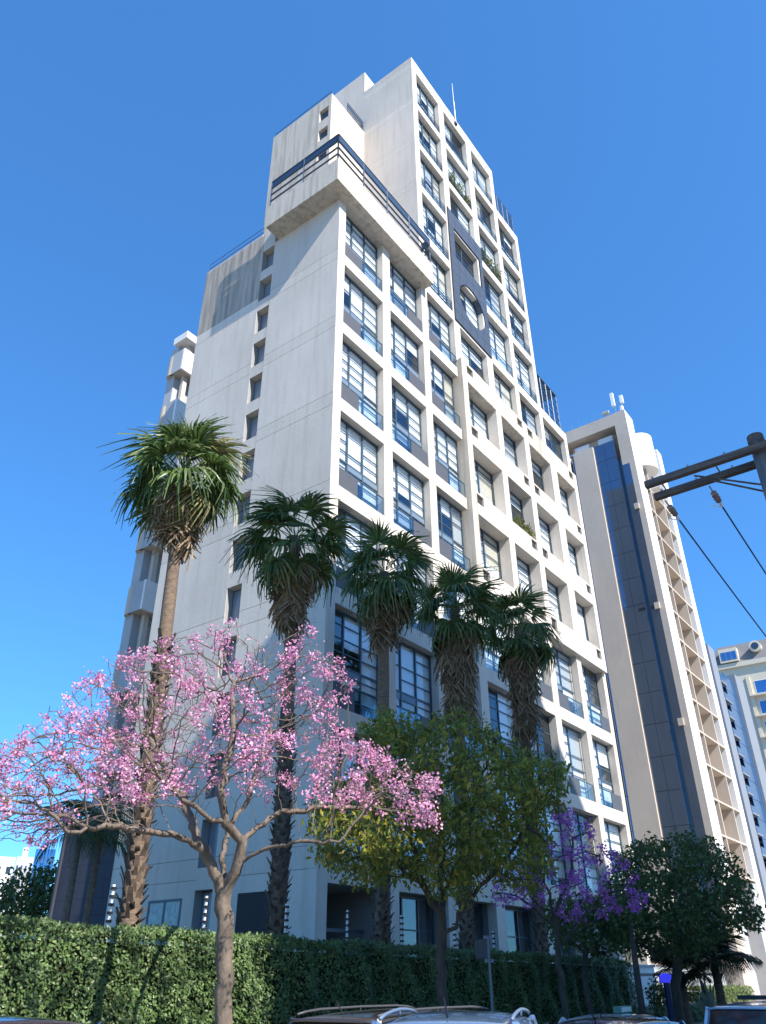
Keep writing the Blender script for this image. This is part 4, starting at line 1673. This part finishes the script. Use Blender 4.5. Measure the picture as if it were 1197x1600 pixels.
shrub('round_shrub', 'dark rounded tree-like shrub at far left before the distant high-rises', 62, 1412, 60, 3.0, 2.2, 0, 1400, .30, M['leafd'], 61)
shrub('garden_shrub', 'bright small shrub behind the entrance fence at right', 1034, 1556, 33, .55, .5, ZR, 350, .10, M['leafl'], 62)
ag = at(1104, 1567, 31)
AG = empty('agave', 'pale striped agave rosette at the entrance, right', 'plant', (ag[0], ag[1], ag[2] - .3))
blade = MB()
for i in range(4):
    pass
bl = MB().add([(0, -.05, 0), (0, .05, 0), (.28, .06, .35), (.28, -.06, .35), (.5, 0, .75)], [(0, 1, 2, 3), (3, 2, 4)]).mesh('blade')
bl.materials.append(M['agave'])
for i in range(26):
    put('blade', bl, AG, (0, 0, 0), i * 2.4, math.radians(rnd.uniform(-20, 40)), 0, rnd.uniform(.8, 1.2))


# plants in the window boxes of the tower
def box_plant(label, u0, u1, z, v, n, seed, h=.9, m=None):
    g = np.random.default_rng(seed)
    root = empty('balcony_plant', label, 'plant', ((u0 + u1) / 2, v, z), 'plants on the tower balconies')
    L = u1 - u0
    MB().box(-L / 2, L / 2, -.09, .09, 0, .2).build('planter', M['boot'], root)
    x = (g.random(n) - .5) * L
    prof = h * (.35 + .65 * np.abs(np.sin(x * 2.3 + seed)))
    P = np.stack([x, g.normal(0, .12, n), .2 + g.random(n) * prof], 1)
    foliage('foliage', leaves(P, 5, .12, .14, g, .1, 2.0), m or M['leafy2'], root)


M['leafy2'] = leafmat('balcony_leaf', [(0.10, 0.13, 0.03), (0.20, 0.21, 0.05), (0.07, 0.11, 0.03), (0.24, 0.20, 0.07)], .35)
box_plant('shrubby plants on the second balcony row of the middle tower column', 14.1, 17.6, T[10] + SP, .16, 260, 1, 1.9)
box_plant('leafy plants on the third balcony row of the right tower column', 19.0, 22.2, T[9] + SP, .16, 280, 2, 1.9)
box_plant('trailing plants on a sill in the boxed middle part of the facade', 19.3, 22.0, T[4] + 1.65, -.12, 200, 3, .8)
box_plant('yellow-green plant on a low balcony beside the fifth palm', 18.9, 20.4, T[2] + SP, .25, 200, 4, 1.3)
box_plant('small green tuft below the round window of the slate panel', 16.4, 17.6, 39.16, .12, 60, 5, .4)
box_plant('plants on the corner of the terrace railing', -.85, .6, 43.4, -.35, 160, 6, 1.5)

# ------------------------------------------------------------------ street things
# utility pole with a double crossarm and its wires
UP_ = empty('utility_pole', 'old concrete utility pole with weathered double timber crossarm at the right edge', 'utility pole', (-12.4, -19.27, ZR + .1))
zb = ZR + .1
MB().tube([(0, 0, 0), (0, 0, 8.42 - zb)], [.17, .105], 14).build('pole', M['polec'], UP_, True)
MB().tube([(0, 0, 8.42 - zb), (0, 0, 8.66 - zb)], [.125, .115], 12).build('cap', M['timber'], UP_)
for dx, zz in ((-.19, 8.34), (.22, 8.32)):
    a = MB().box(dx - .048, dx + .048, -.95, 1.68, zz - .052 - zb, zz + .052 - zb).build('crossarm', M['timber'], UP_)
    for y in (.45, 1.0, 1.55):
        MB().tube([(dx, y, zz + .06 - zb), (dx, y, zz + .11 - zb)], .018, 6).build('bolt', M['steel'], a)
MB().bar((-.19, 1.45, 8.34 - zb), (.22, 1.45, 8.32 - zb), .012).bar((-.19, .62, 8.34 - zb), (.22, .62, 8.32 - zb), .012).build('tie_rod', M['steel'], UP_)
for dx, y in ((-.12, .95), (.14, .80)):
    MB().box(-.012, .012, 0, 1, -.02, .02)
    MB().bar((dx, y, 8.27 - zb), (dx * .9, .1, 7.78 - zb), .016).build('brace', M['timber'], UP_)
wires = []
for y, nm in ((-17.72, 'leftmost overhead wire running from the crossarm end down to the right'), (-18.42, 'second overhead wire running from the crossarm, nearer the pole')):
    p0 = np.array([-12.1, y, 8.25])
    ins = empty('strain_insulator', ('brown strain insulator at the crossarm end' if y > -18 else 'brown strain insulator hanging mid crossarm, nearer the pole'), 'insulator', tuple(p0))
    b = MB()
    dirv = np.array([1, 0, -.10])
    b.tube([(0, 0, 0), dirv * .18], .012, 6)
    b.build('link', M['steel'], ins)
    b = MB()
    prof = [(.18, .02), (.20, .05), (.24, .03), (.28, .055), (.32, .03), (.36, .055), (.40, .03), (.44, .05), (.47, .02)]
    b.tube([dirv * s for s, _ in prof], [q for _, q in prof], 10)
    b.build('disc_string', M['insul'], ins, True)
    MB().tube([dirv * .47, dirv * .62], .022, 6).tube([dirv * .62 + np.array([0, .02, .0]), dirv * .66 + np.array([0, .07, .05]), dirv * .62 + np.array([0, .14, .07])], .012, 6).build('clamp', M['white'], ins)
    pts = []
    for i in range(31):
        s = i / 30
        x = p0[0] + .6 + s * 38
        pts.append((x, y, 8.19 - 1.1 * 4 * s * (1 - s) * .8))
    tag(MB().tube(pts, .0135, 5).build('overhead_wire', M['cable'], None), nm, 'wire', 'wires from the crossarm')

# electric-fence posts along the hedge top
M['band'] = M['black']
for i, ((x, y), nm) in enumerate(zip([(178, 1382), (323, 1400), (448, 1412), (543, 1422), (627, 1430), (709, 1440), (770, 1455)],
                                 ['first, leftmost electric fence post above the hedge, by the sunlit palm', 'second electric fence post above the hedge, left of the pink tree trunk', 'third electric fence post above the hedge, right of the second palm',
                                  'fourth electric fence post above the hedge, before the dark porch', 'fifth electric fence post above the hedge, right of the third palm', 'sixth electric fence post above the hedge, before the fourth palm', 'seventh electric fence post above the hedge, by the street sign'])):
    p = on_v(x, y, -7.9)
    root = empty('fence_post', 'pale banded ' + nm, 'fence post', (p[0], p[1], 1.9), 'electric fence posts')
    h = p[2] - 1.9
    MB().box(-.02, .02, -.02, .02, 0, h).build('post', M['white'], root)
    for k in range(5):
        zz = h - .06 - k * .125
        MB().box(-.034, .034, -.05, .03, zz - .022, zz + .022).build('insulator', M['black'], root)

# street sign seen edge-on, blue-lit post, entrance fence
p = on_v(762, 1463, -11.55)
SG = empty('street_sign', 'thin grey street sign post with two small plates seen edge-on, before the hedge', 'sign', (p[0], p[1], ZR + .1))
h = p[2] - ZR - .1
MB().tube([(0, 0, 0), (0, 0, h)], .026, 8).build('post', M['pier'], SG)
for zz in (h - .02, h - .42):
    MB().box(-.16, .16, -.012, .012, zz - .03, zz + .03).build('bracket', M['pier'], SG)
MB().box(-.008, .008, .03, .30, h - .38, h - .05).build('plate', M['graypanel'], SG)
p = on_v(1040, 1528, -11.0)
BLP = empty('blue_post', 'dark blue post with a glowing blue head by the entrance', 'post', (p[0], p[1], ZR + .1))
h = p[2] - ZR - .1
M['bluep'] = mat('blue_paint', (0.01, 0.025, 0.11), .4)
M['blueglow'], n_, p_, _o = newmat('blue_lamp')
p_.inputs['Base Color'].default_value = (.05, .05, .8, 1)
p_.inputs['Emission Color'].default_value = (.05, .06, 1, 1)
p_.inputs['Emission Strength'].default_value = .35
MB().tube([(0, 0, 0), (0, 0, h - .12)], [.12, .10], 12).build('post', M['bluep'], BLP)
MB().tube([(0, 0, h - .12), (0, 0, h + .06), (0, 0, h + .12)], [.17, .18, .10], 12).build('lamp_head', M['blueglow'], BLP)
f0, f1 = on_v(990, 1520, -7.2), on_v(1118, 1520, -7.2)
EF = empty('entrance_fence', 'black metal bar fence at the entrance beyond the hedge end', 'fence', (f0[0], -7.2, ZR))
L = f1[0] - f0[0]
for zz in (2.05, .95):
    MB().box(0, L, -.03, .03, zz - .05, zz + .05).build('rail', M['black'], EF)
for i in range(5):
    MB().box(i * (L - .14) / 4, i * (L - .14) / 4 + .14, -.07, -.032, 0, 2.1).build('post', M['black'], EF)
q0, q1 = on_v(1000, 1500, -5.5), on_v(1022, 1500, -5.5)
GW = empty('gate_wall', 'pale gate wall seen through the entrance fence', 'wall', (q0[0], -5.5, ZR))
MB().box(-1.5, 1.6, 0, .4, 0, 2.35).build('wall', M['bwhite'], GW)
MB().box(-1.55, 1.65, -.05, .45, 2.35, 2.45).build('coping', M['bgrey'], GW)
RW = empty('boundary_wall', 'grey rendered wall behind the low palms at right', 'wall', (f1[0] - 4, 1.0, ZR))
MB().box(0, 34, 0, .4, 0, 2.6).build('wall', M['bgrey'], RW)
MB().box(-.1, 34.1, -.06, .46, 2.6, 2.72).build('coping', M['beige'], RW)
lp0, lp1 = at(1006, 1600, 24.5), at(985, 1440, 24.5)
LT = empty('leaning_trunk', 'bare slender grey tree trunk at the hedge end, leaning left', 'tree', (lp0[0], lp0[1], ZR + .1))
MB().tube([(0, 0, 0), tuple((at(995, 1520, 24.5) - lp0) + np.array([0, 0, lp0[2] - ZR - .1])), tuple((lp1 - lp0) + np.array([0, 0, lp0[2] - ZR - .1]))], [.11, .09, .05], 8).build('trunk', M['bark2'], LT, True)
foliage('crown', leaves(np.array([np.array(lp1 - lp0) + [0, 0, lp0[2] - ZR + .2]] * 1) + rng.normal(0, .28, (100, 3)), 4, .2, .14, rng, .3, 2.0), M['leafd'], LT)


# ------------------------------------------------------------------ cars
def carpaint(name, col, rough=.22):
    m, n, p, o = newmat(name)
    p.inputs['Base Color'].default_value = (*col, 1)
    p.inputs['Roughness'].default_value = rough
    p.inputs['Metallic'].default_value = .35
    p.inputs['Coat Weight'].default_value = 1.0
    p.inputs['Coat Roughness'].default_value = .04
    return m


M['carglass'] = mat('car_glass', (0.012, 0.014, 0.017), .05, spec=.7)
M['tyre'] = mat('tyre', (0.018, 0.018, 0.018), .9)
M['rim'] = mat('alloy_rim', (.35, .35, .36), .35, metal=.8)
M['lamp'] = mat('lamp_lens', (.6, .6, .6), .15)
M['tail'] = mat('tail_lens', (.35, .02, .02), .2)


def car(name, label, u, v, L, W, H, paint, cabin, rails=None, yaw=0.0):
    """cabin = (windscreen base, roof front, roof rear, rear glass base) along the length, front at +x"""
    root = empty(name, label, 'car', (u, v, ZR))
    root.rotation_euler = (0, 0, yaw)
    belt = H * .60
    hw = W / 2
    a0, a1, a2, a3 = [c * L for c in cabin]       # distances from the rear
    # lower body: lofted sections from tail to nose
    st = [(0.00, .55, .62, .82), (.03, .32, .90, .93), (.14, .20, .985, .97), (.5, .19, 1.0, 1.0), (.80, .20, .985, .96), (.95, .28, .90, .80), (1.0, .42, .72, .62)]
    b = MB()
    ring = []
    for t, zb_, wf, zf in st:
        x = t * L - L / 2
        tz = belt * zf if t < .6 else belt * (zf if t > .7 else 1.0)
        w_ = hw * wf
        ring.append([(x, -w_ * .86, zb_), (x, -w_, zb_ + .16), (x, -w_ * 1.0, tz * .72), (x, -w_ * .93, tz), (x, 0, tz + .035), (x, w_ * .93, tz), (x, w_, tz * .72), (x, w_, zb_ + .16), (x, w_ * .86, zb_), (x, 0, zb_ - .01)])
    vs = [p for r_ in ring for p in r_]
    n = 10
    fs = [(i * n + k, i * n + (k + 1) % n, (i + 1) * n + (k + 1) % n, (i + 1) * n + k) for i in range(len(st) - 1) for k in range(n)]
    fs += [tuple(range(n - 1, -1, -1)), tuple((len(st) - 1) * n + k for k in range(n))]
    b.add(vs, fs)
    body = b.build('body', paint, root, True)
    sm = body.modifiers.new('s', 'SUBSURF')
    sm.levels = 2
    sm.render_levels = 2
    X = lambda s: s - L / 2
    wr = hw * .74
    wb = hw * .92
    zt = H - .075
    # glasshouse
    gl = MB().add([(X(a3), -wb, belt - .02), (X(a0), -wb, belt - .02), (X(a0), wb, belt - .02), (X(a3), wb, belt - .02),
                   (X(a2), -wr, zt), (X(a1), -wr, zt), (X(a1), wr, zt), (X(a2), wr, zt)],
                  [(0, 1, 5, 4), (1, 2, 6, 5), (2, 3, 7, 6), (3, 0, 4, 7)]).build('glasshouse', M['carglass'], root)
    for s in (-1, 1):
        MB().tube([(X(a0), s * wb, belt - .02), (X(a1), s * wr, zt)], .035, 6).build('pillar', paint, root)
        MB().tube([(X(a3), s * wb, belt - .02), (X(a2), s * wr, zt)], .055, 6).build('pillar', paint, root)
        for f_ in (.42, .68):
            xm = X(a3 + (a0 - a3) * f_)
            xt = X(a2 + (a1 - a2) * f_)
            MB().tube([(xm, s * wb, belt), (xt, s * wr, zt)], .028, 6).build('pillar', paint, root)
    # curved roof skin
    rf_ = MB()
    nx_, ny_ = 14, 9
    vs = []
    x0, x1 = X(a2) - .10, X(a1) + .08
    for i in range(nx_):
        t = i / (nx_ - 1)
        for j in range(ny_):
            q = j / (ny_ - 1) * 2 - 1
            z = zt - .012 + .085 * (1 - q ** 4 * .9) * (1 - abs(2 * t - 1) ** 3 * .85)
            vs.append((x0 + (x1 - x0) * t, q * (wr + .035) * (1 - .05 * abs(2 * t - 1) ** 3), z))
    fs = [(i * ny_ + j, (i + 1) * ny_ + j, (i + 1) * ny_ + j + 1, i * ny_ + j + 1) for i in range(nx_ - 1) for j in range(ny_ - 1)]
    rf_.add(vs, fs)
    ro = rf_.build('roof', paint, root, True)
    so = ro.modifiers.new('t', 'SOLIDIFY')
    so.thickness = .03
    if rails:
        for s in (-1, 1):
            y = s * (wr - .02)
            xa, xb = x0 + .12, x1 - .18
            pts = [(xa, y, zt + .04), (xa + .18, y, zt + .066), (xa + .45, y, zt + .084), ((xa + xb) / 2, y, zt + .092), (xb - .45, y, zt + .084), (xb - .18, y, zt + .066), (xb, y, zt + .04)]
            q = MB().tube(pts, .016, 8)
            q.tube([((xa + xb) / 2, y, zt + .04), ((xa + xb) / 2, y, zt + .105)], .012, 6)
            q.build('roof_rail', rails, root, True)
    MB().tube([(X(a2) + .15, 0, zt + .05), (X(a2) + .02, 0, zt + .20)], [.012, .006], 6).build('aerial', M['black'], root)
    for sx in (.19, .80):
        for s in (-1, 1):
            c = (sx * L - L / 2, s * (hw - .11), .33)
            wq = MB().tube([(c[0], c[1] - .11, c[2]), (c[0], c[1] - .085, c[2]), (c[0], c[1] + .085, c[2]), (c[0], c[1] + .11, c[2])], [.29, .33, .33, .29], 22).build('wheel', M['tyre'], root, True)
            MB().tube([(c[0], c[1] + s * .09, c[2]), (c[0], c[1] + s * .118, c[2])], [.21, .19], 14).build('rim', M['rim'], wq)
    for s in (-1, 1):
        MB().box(L / 2 - .22, L / 2 - .06, s * hw * .72 - .16, s * hw * .72 + .16, belt * .62, belt * .74).build('headlight', M['lamp'], root)
        MB().box(-L / 2 + .02, -L / 2 + .10, s * hw * .70 - .14, s * hw * .70 + .14, belt * .62, belt * .88).build('tail_light', M['tail'], root)
        MB().box(X(a0) - .35, X(a0) - .17, s * (wb + .16) - .09, s * (wb + .16) + .09, belt + .02, belt + .16).build('mirror', paint, root)
    return root


M['railgrey'] = mat('dark_rail', (.06, .06, .065), .5)
M['railblue'] = mat('blue_rail', (.11, .16, .24), .5)
car('dark_suv', 'dark brown-grey parked SUV with low roof rails below the hedge, centre', -12.3, -12.98, 4.7, 1.82, 1.65, carpaint('brown_metallic', (0.075, 0.062, 0.055)), (.80, .64, .05, .01), M['railgrey'])
car('blue_suv', 'blue-grey SUV with roof rails overlapping the dark SUV', -15.2, -15.4, 3.7, 1.68, 1.73, carpaint('blue_metallic', (0.14, 0.23, 0.38)), (.74, .60, .16, .04), M['railblue'], math.radians(22))
car('black_car', 'black car roof at the bottom left corner', -19.3, -13.6, 4.4, 1.8, 1.79, carpaint('black_paint', (0.012, 0.013, 0.016)), (.75, .60, .2, .06))
car('navy_hatchback', 'dark hatchback of which only the roof top shows, right of the street sign', -10.3, -15.2, 4.0, 1.72, 1.52, carpaint('dark_blue_paint', (0.03, 0.04, 0.07)), (.74, .56, .14, .03))
tx = car('white_taxi', 'white car with a small green roof sign, lower right', -6.9, -13.7, 4.5, 1.76, 1.43, carpaint('taxi_white', (0.50, 0.58, 0.68)), (.74, .57, .24, .10))
ts = MB().box(-.28, .28, -.07, .07, 1.435, 1.535).build('roof_sign', mat('sign_green', (.10, .22, .16), .4), tx)
MB().box(-.22, .22, -.076, -.071, 1.45, 1.52).build('sign_face', mat('sign_face', (.55, .60, .55), .5), ts)
vn = car('white_van', 'pale blue-white tall car at the bottom right corner', -2.7, -15.3, 4.3, 1.85, 1.55, carpaint('pale_paint', (0.50, 0.60, 0.72)), (.84, .72, .02, .002))
MB().box(-.2, .25, .0, .6, 1.565, 1.64).build('roof_box', M['black'], vn)
